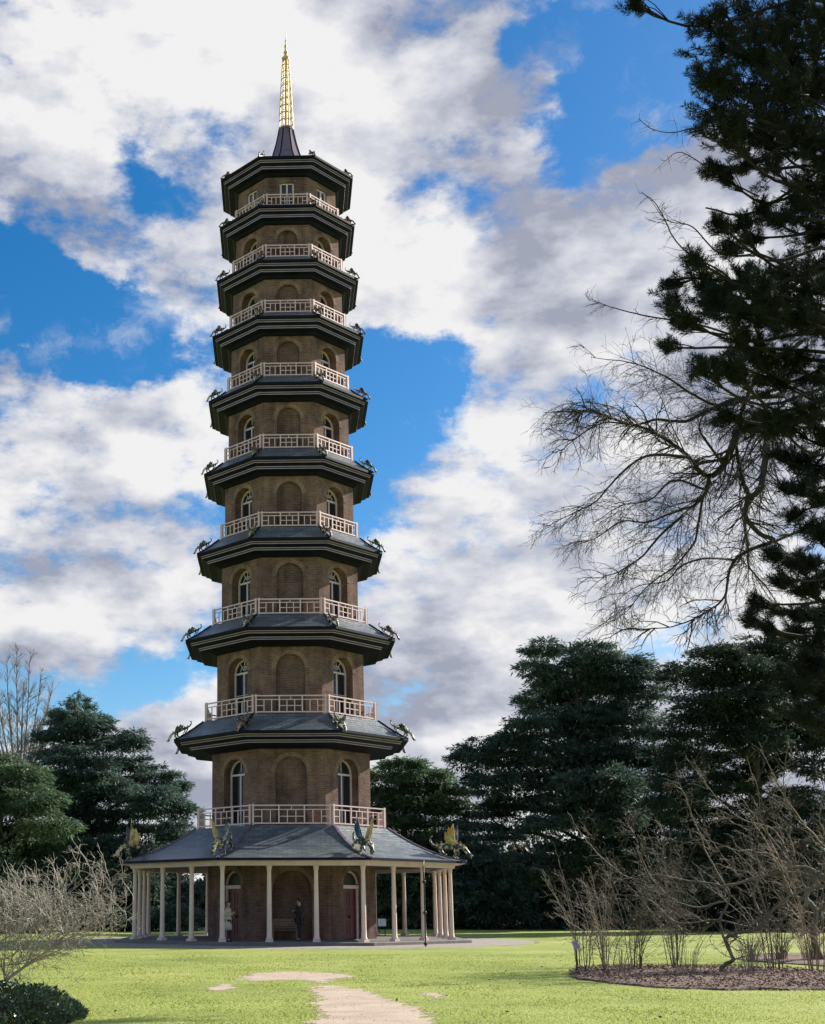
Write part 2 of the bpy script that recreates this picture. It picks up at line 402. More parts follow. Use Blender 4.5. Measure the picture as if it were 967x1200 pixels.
GAP = [(128, 97, 36, .6), (65, 150, 22, .3), (155, 190, 34, .5), (200, 222, 34, .5), (30, 365, 58, .9), (105, 388, 52, .8), (165, 415, 40, .5), (225, 265, 26, .35), (235, 430, 38, .5), (60, 583, 40, .4), (150, 590, 40, .3), (742, 60, 70, 1.1), (740, 120, 50, .5), (640, 170, 42, .7), (690, 190, 30, .4),
       (440, 420, 48, .7), (480, 490, 62, .85), (540, 440, 40, .4), (700, 372, 40, .5), (655, 395, 24, .3), (190, 805, 44, .7), (130, 800, 40, .4), (225, 565, 32, .4), (115, 720, 26, .25), (235, 760, 30, .4),
       (606, 43, 24, .7), (523, 87, 26, .55), (470, 130, 20, .3), (820, 40, 50, .5), (8, 300, 30, .3), (400, 580, 50, .4), (560, 560, 28, .35)]
acc = None
for lst, sg in ((CLOUD, 1.), (GAP, -1.)):
    for (x, y, r, w) in lst:
        d = ray(x, y); d /= np.linalg.norm(d)
        sig = r / F * .85
        k = 1 / (sig * sig)
        dot = N.new('ShaderNodeVectorMath'); dot.operation = 'DOT_PRODUCT'; dot.inputs[1].default_value = tuple(d); Lk.new(dw, dot.inputs[0])
        e = mth('EXPONENT', mth('MULTIPLY_ADD', dot.outputs['Value'], k, -k))
        acc = mth('MULTIPLY_ADD', e, w * (sg if sg > 0 else -1.75), acc if acc is not None else -.2)
# overhead and behind the camera: scattered cloud of the same kind
pl = N.new('ShaderNodeMapping'); pl.inputs['Scale'].default_value = (1, 1, 1.9); Lk.new(dirv, pl.inputs['Vector'])
big = wnoise(pl.outputs[0], 3.0, 4, .55)
fine = wnoise(pl.outputs[0], 18., 11, .66)
fwd = N.new('ShaderNodeVectorMath'); fwd.operation = 'DOT_PRODUCT'; fwd.inputs[1].default_value = (.18, .9, .38); Lk.new(dirv, fwd.inputs[0])
infront = mth('SMOOTHSTEP', fwd.outputs['Value'], .55, .85) if False else mth('MULTIPLY_ADD', fwd.outputs['Value'], 4., -2.6, True)
bigc = mth('MULTIPLY_ADD', big, 2.2, -.95)
gen = mth('MULTIPLY', bigc, mth('SUBTRACT', 1., infront))
acc = mth('MULTIPLY', mth('TANH', mth('MULTIPLY_ADD', acc, 1.2, .06)), .80)
base = mth('ADD', mth('MULTIPLY', acc, infront), gen)
sep = N.new('ShaderNodeSeparateXYZ'); Lk.new(dirv, sep.inputs[0])
low = mth('MULTIPLY_ADD', sep.outputs['Z'], -7., 1.3, True)

# light and shade inside the cloud: compare the cloud's thickness with that a little nearer the sun
off = vmath('ADD', pl.outputs[0], tuple(np.array(sun_dir) * .045 + np.array([0, 0, .035]))).outputs[0]
f2 = wnoise(off, 18., 8, .62); b2 = wnoise(off, 3.0, 3, .55)
md = wnoise(pl.outputs[0], 7.5, 7, .55); m2 = wnoise(off, 7.5, 5, .52)
lit = mth('ADD', mth('ADD', mth('MULTIPLY', mth('SUBTRACT', fine, f2), .7), mth('MULTIPLY', mth('SUBTRACT', md, m2), 3.4)), mth('MULTIPLY', mth('SUBTRACT', big, b2), 1.6))
fin = mth('ADD', mth('MULTIPLY_ADD', fine, 2.1, -1.05), mth('MULTIPLY_ADD', md, 3.2, -1.6))
raw = mth('ADD', mth('ADD', base, fin), low)
dens = N.new('ShaderNodeMapRange'); dens.interpolation_type = 'SMOOTHSTEP'; dens.clamp = True
dens.inputs['From Min'].default_value = -.06; dens.inputs['From Max'].default_value = .66
Lk.new(raw, dens.inputs['Value'])
# thin torn shreds of cloud drifting in the gaps
wsp = N.new('ShaderNodeMapping'); wsp.inputs['Scale'].default_value = (1, 1, 1.5); wsp.inputs['Location'].default_value = (3.1, 1.7, .4); Lk.new(dw, wsp.inputs['Vector'])
wn = wnoise(wsp.outputs[0], 11., 12, .62); wb = wnoise(wsp.outputs[0], 4., 3, .5)
shred = N.new('ShaderNodeMapRange'); shred.interpolation_type = 'SMOOTHSTEP'; shred.inputs['From Min'].default_value = .0; shred.inputs['From Max'].default_value = .62; shred.inputs['To Max'].default_value = .72
Lk.new(mth('ADD', mth('MULTIPLY_ADD', wn, 2.2, -1.22), mth('MULTIPLY_ADD', wb, 2.0, -.98)), shred.inputs['Value'])
cover = mth('SUBTRACT', 1., mth('MULTIPLY', mth('SUBTRACT', 1., dens.outputs[0]), mth('SUBTRACT', 1., shred.outputs[0])))
shade = mth('ADD', mth('MULTIPLY_ADD', mth('SUBTRACT', big, .5), -1.9, .58), lit)
crp = N.new('ShaderNodeValToRGB'); cr = crp.color_ramp
cr.elements[0].position = .10; cr.elements[0].color = (1.8, 1.92, 2.4, 1)
cr.elements[1].position = .95; cr.elements[1].color = (4.45, 4.42, 4.45, 1)
e = cr.elements.new(.5); e.color = (3.0, 3.1, 3.5, 1)
Lk.new(shade, crp.inputs['Fac'])
mixc = N.new('ShaderNodeMix'); mixc.data_type = 'RGBA'
Lk.new(cover, mixc.inputs[0]); Lk.new(hs.outputs[0], mixc.inputs[6]); Lk.new(crp.outputs[0], mixc.inputs[7])
Lk.new(mixc.outputs[2], bg.inputs['Color'])

vs = scene.view_settings
scene.display_settings.display_device = 'sRGB'
vs.view_transform = 'Standard'; vs.look = 'None'; vs.gamma = 1; vs.use_curve_mapping = False; vs.exposure = 1.0

# ------------------------------------------------------------------ ground
mb = MB()
S = 1800
n = 24
for i in range(n):
    for j in range(n):
        x0, x1 = -S + 2 * S * i / n, -S + 2 * S * (i + 1) / n; y0, y1 = -S + 2 * S * j / n, -S + 2 * S * (j + 1) / n
        mb.face([(x0, y0, 0), (x1, y0, 0), (x1, y1, 0), (x0, y1, 0)])
tag(mb.build('lawn', M['lawn']), kind='structure')

C0 = np.array([PX0, PD, 0.])


def sheet(name, pts, z, mat, jag=.0, sub=6, kind='structure'):
    """flat patch with an uneven outline"""
    P = np.array([p[:2] for p in pts], float); out = []
    for i in range(len(P)):
        a, b = P[i], P[(i + 1) % len(P)]
        nn = np.array([b[1] - a[1], a[0] - b[0]]); nn /= np.linalg.norm(nn) + 1e-9
        for t in np.linspace(0, 1, sub, endpoint=False):
            out.append(a + (b - a) * t + nn * rng.normal(0, jag))
    bm = bmesh.new()
    f = bm.faces.new([bm.verts.new((p[0], p[1], z)) for p in out])
    bmesh.ops.triangulate(bm, faces=[f])
    bm.normal_update()
    for f in bm.faces:
        if f.normal.z < 0: f.normal_flip()
    me = bpy.data.meshes.new(name); bm.to_mesh(me); bm.free()
    o = link(name, me, mat); tag(o, kind=kind)
    return np.array(out)


circ = [C0 + np.array([11.4 * math.cos(a), 11.8 * math.sin(a), 0]) for a in np.linspace(0, 2 * math.pi, 40, endpoint=False)]
gravel_out = sheet('gravel_path', circ, .004, M['gravel'], .12, 5)
def ragged(name, pts, z, mat, cell=.05, rough=.16, kind='structure'):
    P = np.array([p[:2] for p in pts], float)
    x0, y0 = P.min(0) - .4; x1, y1 = P.max(0) + .4
    cy_ = cell * 2.
    nx, ny = int((x1 - x0) / cell), int((y1 - y0) / cy_)
    gx, gy = np.meshgrid(x0 + (np.arange(nx) + .5) * cell, y0 + (np.arange(ny) + .5) * cy_)
    gx, gy = gx.ravel(), gy.ravel()
    wob = sum(a_ * np.sin(gx * f_ * 1.3 + gy * f_ * .7 * c_ + c_) for a_, f_, c_ in ((.5, 2.3, 1.), (.4, 5.1, -1.7), (.35, 9.7, 2.6), (.3, 17., -.9)))
    wob2 = sum(a_ * np.sin(gx * f_ * .6 * c_ - gy * f_ * 1.1 + c_ * 2) for a_, f_, c_ in ((.5, 2.9, 1.4), (.4, 6.3, -1.1), (.35, 11., 1.9)))
    qx = gx + rough * wob + rng.normal(0, rough * .28, len(gx)); qy = gy + rough * 2.5 * wob2 + rng.normal(0, rough * .5, len(gx))
    ok = inside(P, qx, qy)
    gx, gy = gx[ok], gy[ok]; h1, h2 = cell / 2, cy_ / 2
    zz = np.full(len(gx), z)
    V = np.stack([np.c_[gx - h1, gy - h2, zz], np.c_[gx + h1, gy - h2, zz], np.c_[gx + h1, gy + h2, zz], np.c_[gx - h1, gy + h2, zz]], 1)
    me = quad_mesh(name, V); bm = bmesh.new(); bm.from_mesh(me); bmesh.ops.remove_doubles(bm, verts=bm.verts, dist=1e-4); bm.to_mesh(me); bm.free()
    tag(link(name, me, mat), kind=kind)
    return P


def inside(poly, x, y):
    c = np.zeros(len(x), bool); j = len(poly) - 1
    for i in range(len(poly)):
        xi, yi = poly[i]; xj, yj = poly[j]
        cond = ((yi > y) != (yj > y)) & (x < (xj - xi) * (y - yi) / (yj - yi + 1e-12) + xi)
        c ^= cond; j = i
    return c


P1 = [gnd(x, y) for x, y in [(372, 1210), (371, 1196), (374, 1180), (369, 1168), (366, 1158), (384, 1155), (404, 1157), (428, 1161), (446, 1167), (468, 1174), (490, 1184), (506, 1193), (517, 1203)]]
P1b = [gnd(x, y) for x, y in [(520, 1210)]] + [np.array([2.9, 13., 0]), np.array([1.1, 13., 0])]
dirt_out = [ragged('trodden_path', P1 + P1b, .004, M['dirt'])]
P2 = [gnd(x, y) for x, y in [(272, 1147), (300, 1141), (340, 1139), (392, 1140), (420, 1144), (398, 1147), (385, 1152), (362, 1150), (330, 1148), (300, 1150)]]
dirt_out.append(ragged('bare_earth_patch', P2, .004, M['dirt'], .06, .2))
P3 = [gnd(x, y) for x, y in [(243, 1160), (252, 1154), (268, 1153), (275, 1158), (262, 1162)]]
dirt_out.append(ragged('bare_earth_patch', P3, .004, M['dirt'], .05, .12))
P4 = [gnd(x, y) for x, y in [(490, 1166), (505, 1163), (520, 1166), (512, 1170)]]
dirt_out.append(ragged('bare_earth_patch', P4, .004, M['dirt'], .05, .1))


# mulch beds, slightly mounded
def mound(name, pts, h, mat, jag=.05, sub=5):
    P = np.array([p[:2] for p in pts], float); out = []
    for i in range(len(P)):
        a, b = P[i], P[(i + 1) % len(P)]
        for t in np.linspace(0, 1, sub, endpoint=False):
            out.append(a + (b - a) * t + rng.normal(0, jag, 2))
    out = np.array(out); c = out.mean(0); mb = MB(); k = len(out)
    rings = [np.c_[out, np.full(k, -.02)]]
    for s, z in ((.985, .35), (.93, .7), (.8, .9), (.5, 1.), (.2, 1.)):
        q = c + (out - c) * s
        rings.append(np.c_[q, h * z + rng.normal(0, h * .12, k)])
    for a, b2 in zip(rings[:-1], rings[1:]):
        for i in range(k):
            j = (i + 1) % k; mb.face([a[i], a[j], b2[j], b2[i]])
    mb.face(rings[-1])
    o = mb.build(name, mat); tag(o, kind='structure')
    return out


BED1 = [gnd(x, y) for x, y in [(664, 1142), (676, 1148), (715, 1153), (770, 1158), (850, 1161), (967, 1161), (1120, 1162), (1120, 1140), (967, 1138), (860, 1136), (760, 1134), (700, 1135), (674, 1137)]]
bed1 = mound('mulch_bed', BED1, .09, M['mulch'])
BED2 = [gnd(x, y) for x, y in [(858, 1124), (880, 1127), (967, 1133), (1060, 1136), (1060, 1119), (967, 1118), (890, 1119)]]
bed2 = mound('mulch_bed', BED2, .08, M['mulch'])
# bark chips
nchip = 16000
xx = rng.uniform(bed1[:, 0].min(), 14, nchip); yy = rng.uniform(bed1[:, 1].min(), bed1[:, 1].max(), nchip)
ok = inside(bed1 * 1.0, xx, yy); xx, yy = xx[ok], yy[ok]; k = len(xx)
pos = np.c_[xx, yy, rng.uniform(.05, .13, k)]
d = rng.normal(0, 1, (k, 3)) * np.array([1, 1, .25])
me = quad_mesh('bark_chips', leaves(pos, d, rng.uniform(.03, .09, k), rng.uniform(.02, .04, k), .8))
M['chips'] = leaf_mat('bark_chip', [(0, (.05, .03, .022)), (.5, (.165, .105, .078)), (1, (.38, .27, .21))], .0, .9, 3.)
tag(link('bark_chips', me, M['chips']), kind='stuff')

# grass blades on the near lawn
def grass_field(nb, y0, y1, power):
    t = rng.uniform(0, 1, nb) ** power
    y = y0 + (y1 - y0) * t
    x = rng.uniform(-.24, .50, nb) * y
    keep = np.ones(nb, bool)
    for poly in dirt_out:
        edge = inside(poly, x, y)
        keep &= ~(edge & (rng.uniform(0, 1, nb) > .05))
    keep &= ~inside(bed1, x, y) & ~inside(bed2, x, y) & ~inside(gravel_out, x, y)
    x, y = x[keep], y[keep]; k = len(x)
    clump = .6 + .55 * np.sin(x * 2.1 + 1.7 * np.sin(y * 1.3)) * np.sin(y * 1.7 + 1.1 * np.sin(x * .9))
    h = rng.uniform(.012, .034, k) * np.clip(clump, .35, 1.2)
    wd = rng.uniform(.006, .012, k) * (.6 + y / 30)
    a = rng.uniform(0, 2 * np.pi, k)
    s = np.c_[np.cos(a), np.sin(a), np.zeros(k)] * wd[:, None]
    p = np.c_[x, y, np.zeros(k)]
    tip = p + np.c_[rng.normal(0, .6, k) * h, rng.normal(0, .6, k) * h, h]
    return np.stack([p - s, p + s, tip], 1)


V = np.concatenate([grass_field(120000, 15.5, 44, 1.5)])
tag(link('grass', quad_mesh('grass', V), M['grass']), kind='stuff')
# fallen leaves on the lawn
k = 110
y = rng.uniform(16.5, 46, k); x = rng.uniform(-.22, .5, k) * y
d = rng.normal(0, 1, (k, 3)) * np.array([1, 1, .2])
tag(link('fallen_leaves', quad_mesh('fallen_leaves', leaves(np.c_[x, y, np.full(k, .035)], d, .07, .04, .6)), M['chips']), kind='stuff')

# ------------------------------------------------------------------ pagoda
pag = thing('pagoda', C0, 'tall ten storey octagonal brick pagoda with dark flared roofs and pink balconies', 'pagoda', rz=PYAW)
T8 = math.tan(math.pi / 8)
WR = [0, 3.92, 3.75, 3.53, 3.32, 3.17, 3.00, 2.87, 2.77, 2.64, 2.52]
ER = [0, 7.91, 5.50, 5.00, 4.49, 4.17, 3.96, 3.79, 3.58, 3.44, 3.39]
EH = [0, 3.63, 9.38, 14.22, 18.60, 22.69, 26.53, 30.03, 33.10, 36.12, 38.82]
RB = [0, 0, 5.24, 10.36, 15.10, 19.47, 23.46, 27.23, 30.61, 33.65, 36.52]
RT = [0, 0, 6.14, 11.21, 15.86, 20.21, 24.18, 27.93, 31.29, 34.33, 37.18]
RR = [0, 0, 4.40, 4.07, 3.73, 3.36, 3.18, 3.04, 2.93, 2.80, 2.66]
PLZ = .14


def ff(k):
    a = -math.pi / 2 + k * math.pi / 4
    nrm = np.array([math.cos(a), math.sin(a), 0]); tg = np.array([-nrm[1], nrm[0], 0])
    return nrm, tg


def fp(k, s, r, z):
    nrm, tg = ff(k)
    return nrm * r + tg * s + np.array([0, 0, z])


def arch_pts(w, zp, n=12):
    return [(w * math.cos(a), zp + w * math.sin(a)) for a in np.linspace(math.pi, 0, n + 1)]


def wall_face(mb, k, r, z0, z1, op):
    a = r * T8
    Q = lambda pts, m=0, rr=r: mb.face([fp(k, s, rr, z) for s, z in pts], m, [(s + k * 3.1, z) for s, z in pts])
    if op is None:
        Q([(-a, z0), (a, z0), (a, z1), (-a, z1)]); return
    w, zs, zp, depth, back = op['w'], op['zs'], op['zp'], op['d'], op.get('back', False)
    A = arch_pts(w, zp) if op.get('arch', True) else [(-w, zp), (w, zp)]
    Q([(-a, z0), (-w, z0), (-w, zs), (-w, A[0][1]), (-w, z1), (-a, z1)])
    Q([(w, z0), (a, z0), (a, z1), (w, z1), (w, A[-1][1]), (w, zs)])
    if zs > z0 + 1e-3: Q([(-w, z0), (w, z0), (w, zs), (-w, zs)])
    for (x0, y0), (x1, y1) in zip(A[:-1], A[1:]):
        Q([(x0, y0), (x1, y1), (x1, z1), (x0, z1)])
    loop = [(-w, zs)] + A + [(w, zs)]
    for (x0, y0), (x1, y1) in zip(loop[:-1], loop[1:]):
        mb.face([fp(k, x0, r, y0), fp(k, x0, r - depth, y0), fp(k, x1, r - depth, y1), fp(k, x1, r, y1)], op.get('mrev', 0),
                [(0, y0), (depth, y0), (depth, y1), (0, y1)])
    mb.face([fp(k, -w, r, zs), fp(k, w, r, zs), fp(k, w, r - depth, zs), fp(k, -w, r - depth, zs)], 0)
    if back:
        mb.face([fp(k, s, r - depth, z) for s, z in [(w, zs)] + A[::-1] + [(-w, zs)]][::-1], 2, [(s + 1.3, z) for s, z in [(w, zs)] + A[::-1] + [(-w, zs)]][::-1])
    if op.get('arch', True):     # ring of gauged brick, a touch proud of the wall
        t = .2
        B = [((w + t) * math.cos(q), zp + (w + t) * math.sin(q)) for q in np.linspace(math.pi, 0, 13)]
        pr = r + .012
        for i in range(12):
            mb.face([fp(k, *A[i][:1], pr, A[i][1]), fp(k, A[i + 1][0], pr, A[i + 1][1]), fp(k, B[i + 1][0], pr, B[i + 1][1]), fp(k, B[i][0], pr, B[i][1])], 1,
                    [(i * .09, 0), (i * .09 + .09, 0), (i * .09 + .09, t), (i * .09, t)])
            mb.face([fp(k, B[i][0], pr, B[i][1]), fp(k, B[i + 1][0], pr, B[i + 1][1]), fp(k, B[i + 1][0], r, B[i + 1][1]), fp(k, B[i][0], r, B[i][1])], 1)


def window(k, r, w, zs, zp, storey, arched=True):
    """glazed frame set back in its reveal"""
    nrm, tg = ff(k); mb = MB(); fw = .085; th = .07
    P = lambda s, z: fp(k, s, r, z)
    ax = (tg, nrm, UP)
    bx = lambda s, z, ws, hz, t=th: mb.box(P(s, z), (ws, t, hz), 0, ax)
    top = zp
    bx(-w + fw / 2, (zs + top) / 2, fw, top - zs); bx(w - fw / 2, (zs + top) / 2, fw, top - zs)
    bx(0, top, 2 * w - 2 * fw, .09, th + .02)
    bx(0, zs + .05, 2 * w - 2 * fw, .10)
    bx(0, (zs + .1 + top - .045) / 2, .07, top - .045 - zs - .1, th + .01)
    nb = 2 if storey > 2 else 1
    for sgn in (-1, 1):
        for i in range(1, nb):
            z = zs + .1 + (top - zs - .1) * i / nb
            bx(sgn * (w - fw + .035) / 2, z, w - fw - .035, .03, .035)
    if arched:
        A = arch_pts(w, zp, 14); B = arch_pts(w - fw, zp, 14)
        for i in range(14):
            q = [A[i], A[i + 1], B[i + 1], B[i]]
            f = [fp(k, s, r + th / 2, z) for s, z in q]; bk = [fp(k, s, r - th / 2, z) for s, z in q]
            mb.face(f); mb.face([f[3], f[2], bk[2], bk[3]])
        for a in ((R(60), R(90), R(120)) if storey in (3, 4, 5) else (R(90),)):
            mb.bar(P(.12 * math.cos(a), zp + .045 + .12 * math.sin(a)), P((w - fw + .01) * math.cos(a), zp + (w - fw + .01) * math.sin(a)), .032, .035, 0, nrm)
        for i in range(12 if storey in (3, 4, 5) else 0):
            a0, a1 = math.pi * i / 12, math.pi * (i + 1) / 12; rr = (w - fw) * .5
            mb.bar(P(rr * math.cos(a0), zp + .04 + rr * math.sin(a0)), P(rr * math.cos(a1), zp + .04 + rr * math.sin(a1)), .028, .03, 0, nrm)
    else:
        bx(0, top + .0, 2 * w, .1)
    o = mb.build('window', M['window_paint'], pag, weld=False)
    g = MB()
    if arched:
        pts = [(-w, zs)] + arch_pts(w, zp, 14) + [(w, zs)]
    else:
        pts = [(-w, zs), (-w, zp), (w, zp), (w, zs)]
    g.face([fp(k, s, r - .02, z) for s, z in pts][::-1])
    g.build('pane', M['glass'], o)
    return o


for k in range(1, 11):
    z0 = PLZ - .12 if k == 1 else RB[k] - .25
    z1 = EH[k] - .06
    fl = PLZ - .03 if k == 1 else RB[k] + .02
    wt = EH[k] - .62                      # underside of the cornice
    a = WR[k] * T8; w = a * .46
    if k == 1:
        z1 = EH[k] + 1.4; w = .72
    top = wt - (.34 if k < 4 else .27)
    zp = top - w
    mb = MB()
    for q in range(8):
        if k == 1:
            if q in (1, 7): op = dict(w=.62, zs=fl, zp=2.62, d=.3)
            elif q == 0: op = dict(w=.88, zs=fl, zp=2.35, d=.28, back=True)
            else: op = dict(w=.72, zs=fl, zp=2.45, d=.2, back=True)
        elif k == 10:
            op = dict(w=.36, zs=fl, zp=wt - .32, d=.14, arch=False) if q in (0, 1, 7) else None
        elif q in (1, 7): op = dict(w=w, zs=fl, zp=zp, d=.50)
        else: op = dict(w=w, zs=fl, zp=zp, d=.17, back=True)
        wall_face(mb, q, WR[k], z0, z1, op)
    if k == 10:      # flat brick heads over the square windows
        for q in (0, 1, 7):
            nrm, tg = ff(q)
            mb.box(fp(q, 0, WR[k] + .012, wt - .23), (.92, .03, .14), 2, (tg, nrm, UP))
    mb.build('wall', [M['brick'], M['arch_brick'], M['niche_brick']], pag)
    if 1 < k < 10:
        for q in (1, 7): window(q, WR[k] - .45, w, fl, zp, k)
    elif k == 10:
        for q in (0, 1, 7): window(q, WR[k] - .10, .36, fl + .1, wt - .32, k, False)

# doors under the portico
for q in (1, 7):
    nrm, tg = ff(q); r = WR[1] - .27; ax = (tg, nrm, UP)
    mb = MB(); zt = 2.42
    for s in (-1, 1):
        mb.box(fp(q, s * .255, r - .02, (PLZ + zt) / 2), (.49, .05, zt - PLZ - .02), 0, ax)
        for z0, z1 in ((.35, 1.0), (1.12, 1.55), (1.67, 2.25)):
            for (ds, dz, ws, hz) in ((0, z0, .33, .03), (0, z1, .33, .03), (-.15, (z0 + z1) / 2, .03, z1 - z0), (.15, (z0 + z1) / 2, .03, z1 - z0)):
                mb.box(fp(q, s * .255 + ds, r + .012, dz), (ws, .02, hz), 0, ax)
    d_o = mb.build('door', M['door_red'], pag, weld=False)
    h = MB(); h.box(fp(q, .06, r + .05, 1.15), (.03, .06, .14), 0, ax); h.build('handle', M['iron'], d_o)
    fr = MB()
    for s in (-1, 1): fr.box(fp(q, s * .56, r + .02, (PLZ + zt) / 2), (.12, .1, zt - PLZ), 0, ax)
    fr.box(fp(q, 0, r + .03, zt + .08), (1.24, .14, .16), 0, ax)
    A = arch_pts(.62, 2.62, 12); B = arch_pts(.54, 2.62, 12)
    for i in range(12):
        fr.face([fp(q, s, r + .04, z) for s, z in (A[i], A[i + 1], B[i + 1], B[i])])
        fr.face([fp(q, B[i][0], r + .04, B[i][1]), fp(q, B[i + 1][0], r + .04, B[i + 1][1]), fp(q, B[i + 1][0], r - .03, B[i + 1][1]), fp(q, B[i][0], r - .03, B[i][1])])
    fr.build('door_frame', M['window_paint'], d_o, weld=False)
    g = MB(); g.face([fp(q, s, r - .02, z) for s, z in [(-.62, zt + .16)] + arch_pts(.62, 2.62, 12) + [(.62, zt + .16)]][::-1]); g.build('fanlight', M['iron'], d_o)

# roofs and cornices
A0 = -math.pi / 2 - math.pi / 8


def oct_strip(mb, prof, mats=None, m=0):
    mb.lathe(prof, 8, (0, 0, 0), m, A0, mats, cap=False)


for k in range(1, 11):
    e, h = ER[k], EH[k]
    roof = MB()
    if k == 1:
        r1, z1 = RR[2] + .12, RB[2] - .03
        prof = []
        for t in np.linspace(0, 1, 11):
            zz = h + (z1 - h) * (.42 * t + .58 * t ** 2.1)
            prof.append((e + (r1 - e) * t, zz))
        oct_strip(roof, [(e, h - .09)] + prof + [(WR[2] - .1, z1 + .012)])
    elif k < 10:
        r1, z1 = RR[k + 1] + .10, RB[k + 1] - .03
        prof = [(e + (r1 - e) * t, h + (z1 - h) * (.8 * t + .2 * t * t)) for t in np.linspace(0, 1, 5)]
        oct_strip(roof, prof + [(WR[k + 1] - .1, z1 + .012)])
    else:
        prof = [(e, h), (2.3, h + .62), (1.35, h + 1.2)]
        oct_strip(roof, prof)
    ro = roof.build('roof', M['roof'], pag, weld=True)
    # hip ridges running down to the corners
    for i in range(8):
        rd = MB()
        a = A0 + i * math.pi / 4; u = np.array([math.cos(a), math.sin(a), 0]) / math.cos(math.pi / 8)
        for (ra, za), (rb, zb) in zip(prof[:-1], prof[1:]):
            rd.bar(u * (ra + .02) + UP * (za + .012), u * (rb - .0) + UP * (zb + .012), .13 if k == 1 else .09, .07, 0)
        rd.build('hip_ridge', M['purple'] if k in (1, 10) else M['black_trim'], ro, weld=False)
    co = MB()
    if k == 1:
        # soffit, its inner ceiling coloured dark as shade, and the beam on the column heads
        oct_strip(co, [(e + .03, h + .012), (e + .03, h - .09), (e - .02, h - .10)], [1, 1])
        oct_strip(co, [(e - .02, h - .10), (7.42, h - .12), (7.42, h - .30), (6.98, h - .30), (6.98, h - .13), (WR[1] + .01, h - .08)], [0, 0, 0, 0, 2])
        co.build('soffit', [M['cream'], M['black_trim'], M['ceiling_shade']], ro, weld=False)
    else:
        O = e - WR[k]; w_ = WR[k]; L = .03
        x = lambda f: e - f * O
        L = .024
        prof = [(e, h + .012), (e + .03, h + .012), (e + .03, h - .10), (x(.15), h - .112),
                (x(.15) + .015, h - .113), (x(.155) + .015, h - .113 - L), (x(.16), h - .118 - L), (x(.185), h - .205), (x(.185) + .015, h - .208), (x(.19) + .015, h - .208 - L),
                (x(.20), h - .237), (x(.40), h - .335),
                (x(.40) + .015, h - .336), (x(.405) + .015, h - .336 - L), (x(.41), h - .341 - L), (x(.435), h - .425), (x(.435) + .015, h - .428), (x(.44) + .015, h - .428 - L),
                (x(.45), h - .457), (x(.76), h - .50), (w_ + .10, h - .60), (w_ + .05, h - .62), (w_ - .02, h - .622)]
        mats = [0, 0, 0, 2, 2, 1, 1, 2, 2, 0, 0, 2, 2, 1, 1, 2, 2, 0, 0, 0, 0, 0]
        mats = [0, 0, 0, 2, 2, 1, 1, 2, 2, 0, 0, 2, 2, 1, 1, 2, 2, 0, 0, 0, 0, 0]
        oct_strip(co, prof, mats)
        co.build('cornice', [M['black_trim'], M['grey_band'], M['white_line']], ro, weld=False)

# balcony railings with a fretwork pattern
for k in range(2, 11):
    mb = MB(); r = RR[k]; zb, zt = RB[k], RT[k]; H = zt - zb; b = .05 if k < 6 else .045
    for q in range(8):
        nrm, tg = ff(q); ax = (tg, nrm, UP); a = r * T8
        bx = lambda s, z, ws, hz, t: mb.box(fp(q, s, r, z), (ws, t, hz), 0, ax)
        for sg in (-1, 1): bx(sg * (a - .085), zb + H / 2 + .02, .075, H + .04, .085)
        for z, hh, t in ((zt - .025, .055, .075), (zt - .24 * H, .038, .04), (zb + .07, .06, .06)):
            bx(0, z, 2 * a - (.01 if z > zt - .1 else .20), hh, t)
        nb = 9; pw = (2 * a - .2) / nb
        zlo, zhi = zb + .10, zt - .24 * H - .019; zm = (zlo + zhi) / 2
        for i in range(1, nb):
            s = -a + .1 + i * pw
            post = i in (3, 6)
            if post: bx(s, (zb + .1 + zt - .053) / 2, b + .012, zt - zb - .153, .055)
            else: bx(s, (zlo + zhi) / 2, b - .008, zhi - zlo, .038)
        for i in (0, 3, 4, 5, 8):
            s = -a + .1 + (i + .5) * pw
            bx(s, zm, pw - b, .036, .03)
        bx(0, (zt - .053 + zt - .24 * H + .019) / 2, b - .01, .24 * H - .075, .03)
    mb.box((0, 0, 0), (.001, .001, .001))
    mb.v = mb.v[:-24]; mb.f = mb.f[:-6]; mb.m = mb.m[:-6]; mb.uv = mb.uv[:-6]
    mb.build('balcony_railing', M['pink_paint'], pag, weld=False)

# portico columns
cm = MB()
cm.box((0, 0, PLZ + .05), (.32, .32, .10))
cm.lathe([(.145, PLZ + .10), (.15, PLZ + .14), (.115, PLZ + .20), (.108, PLZ + .5), (.098, 2.2), (.086, 3.12), (.09, 3.14), (.115, 3.18), (.115, 3.20), (.09, 3.22), (.125, 3.28), (.135, 3.335)], 16)
cme = cm.mesh('column', weld=True); cme.materials.append(M['column_paint'])
for p in cme.polygons: p.use_smooth = len(p.vertices) == 4 and p.index > 5
RC = 7.2
for i in range(8):
    c0 = A0 + i * math.pi / 4; c1 = c0 + math.pi / 4
    u0 = np.array([math.cos(c0), math.sin(c0)]) * RC / math.cos(math.pi / 8); u1 = np.array([math.cos(c1), math.sin(c1)]) * RC / math.cos(math.pi / 8)
    for j in range(3):
        p = u0 + (u1 - u0) * j / 3
        o = bpy.data.objects.new('column', cme); COL.objects.link(o); o.parent = pag
        o.location = (p[0], p[1], 0); o.rotation_euler = (0, 0, (c0 + c1) / 2)
mb = MB(); mb.lathe([(8.05, -.05), (8.05, PLZ - .02), (8.02, PLZ), (.5, PLZ)], 8, a0=A0, cap=False)
mb.build('portico_floor', M['paving'], pag)
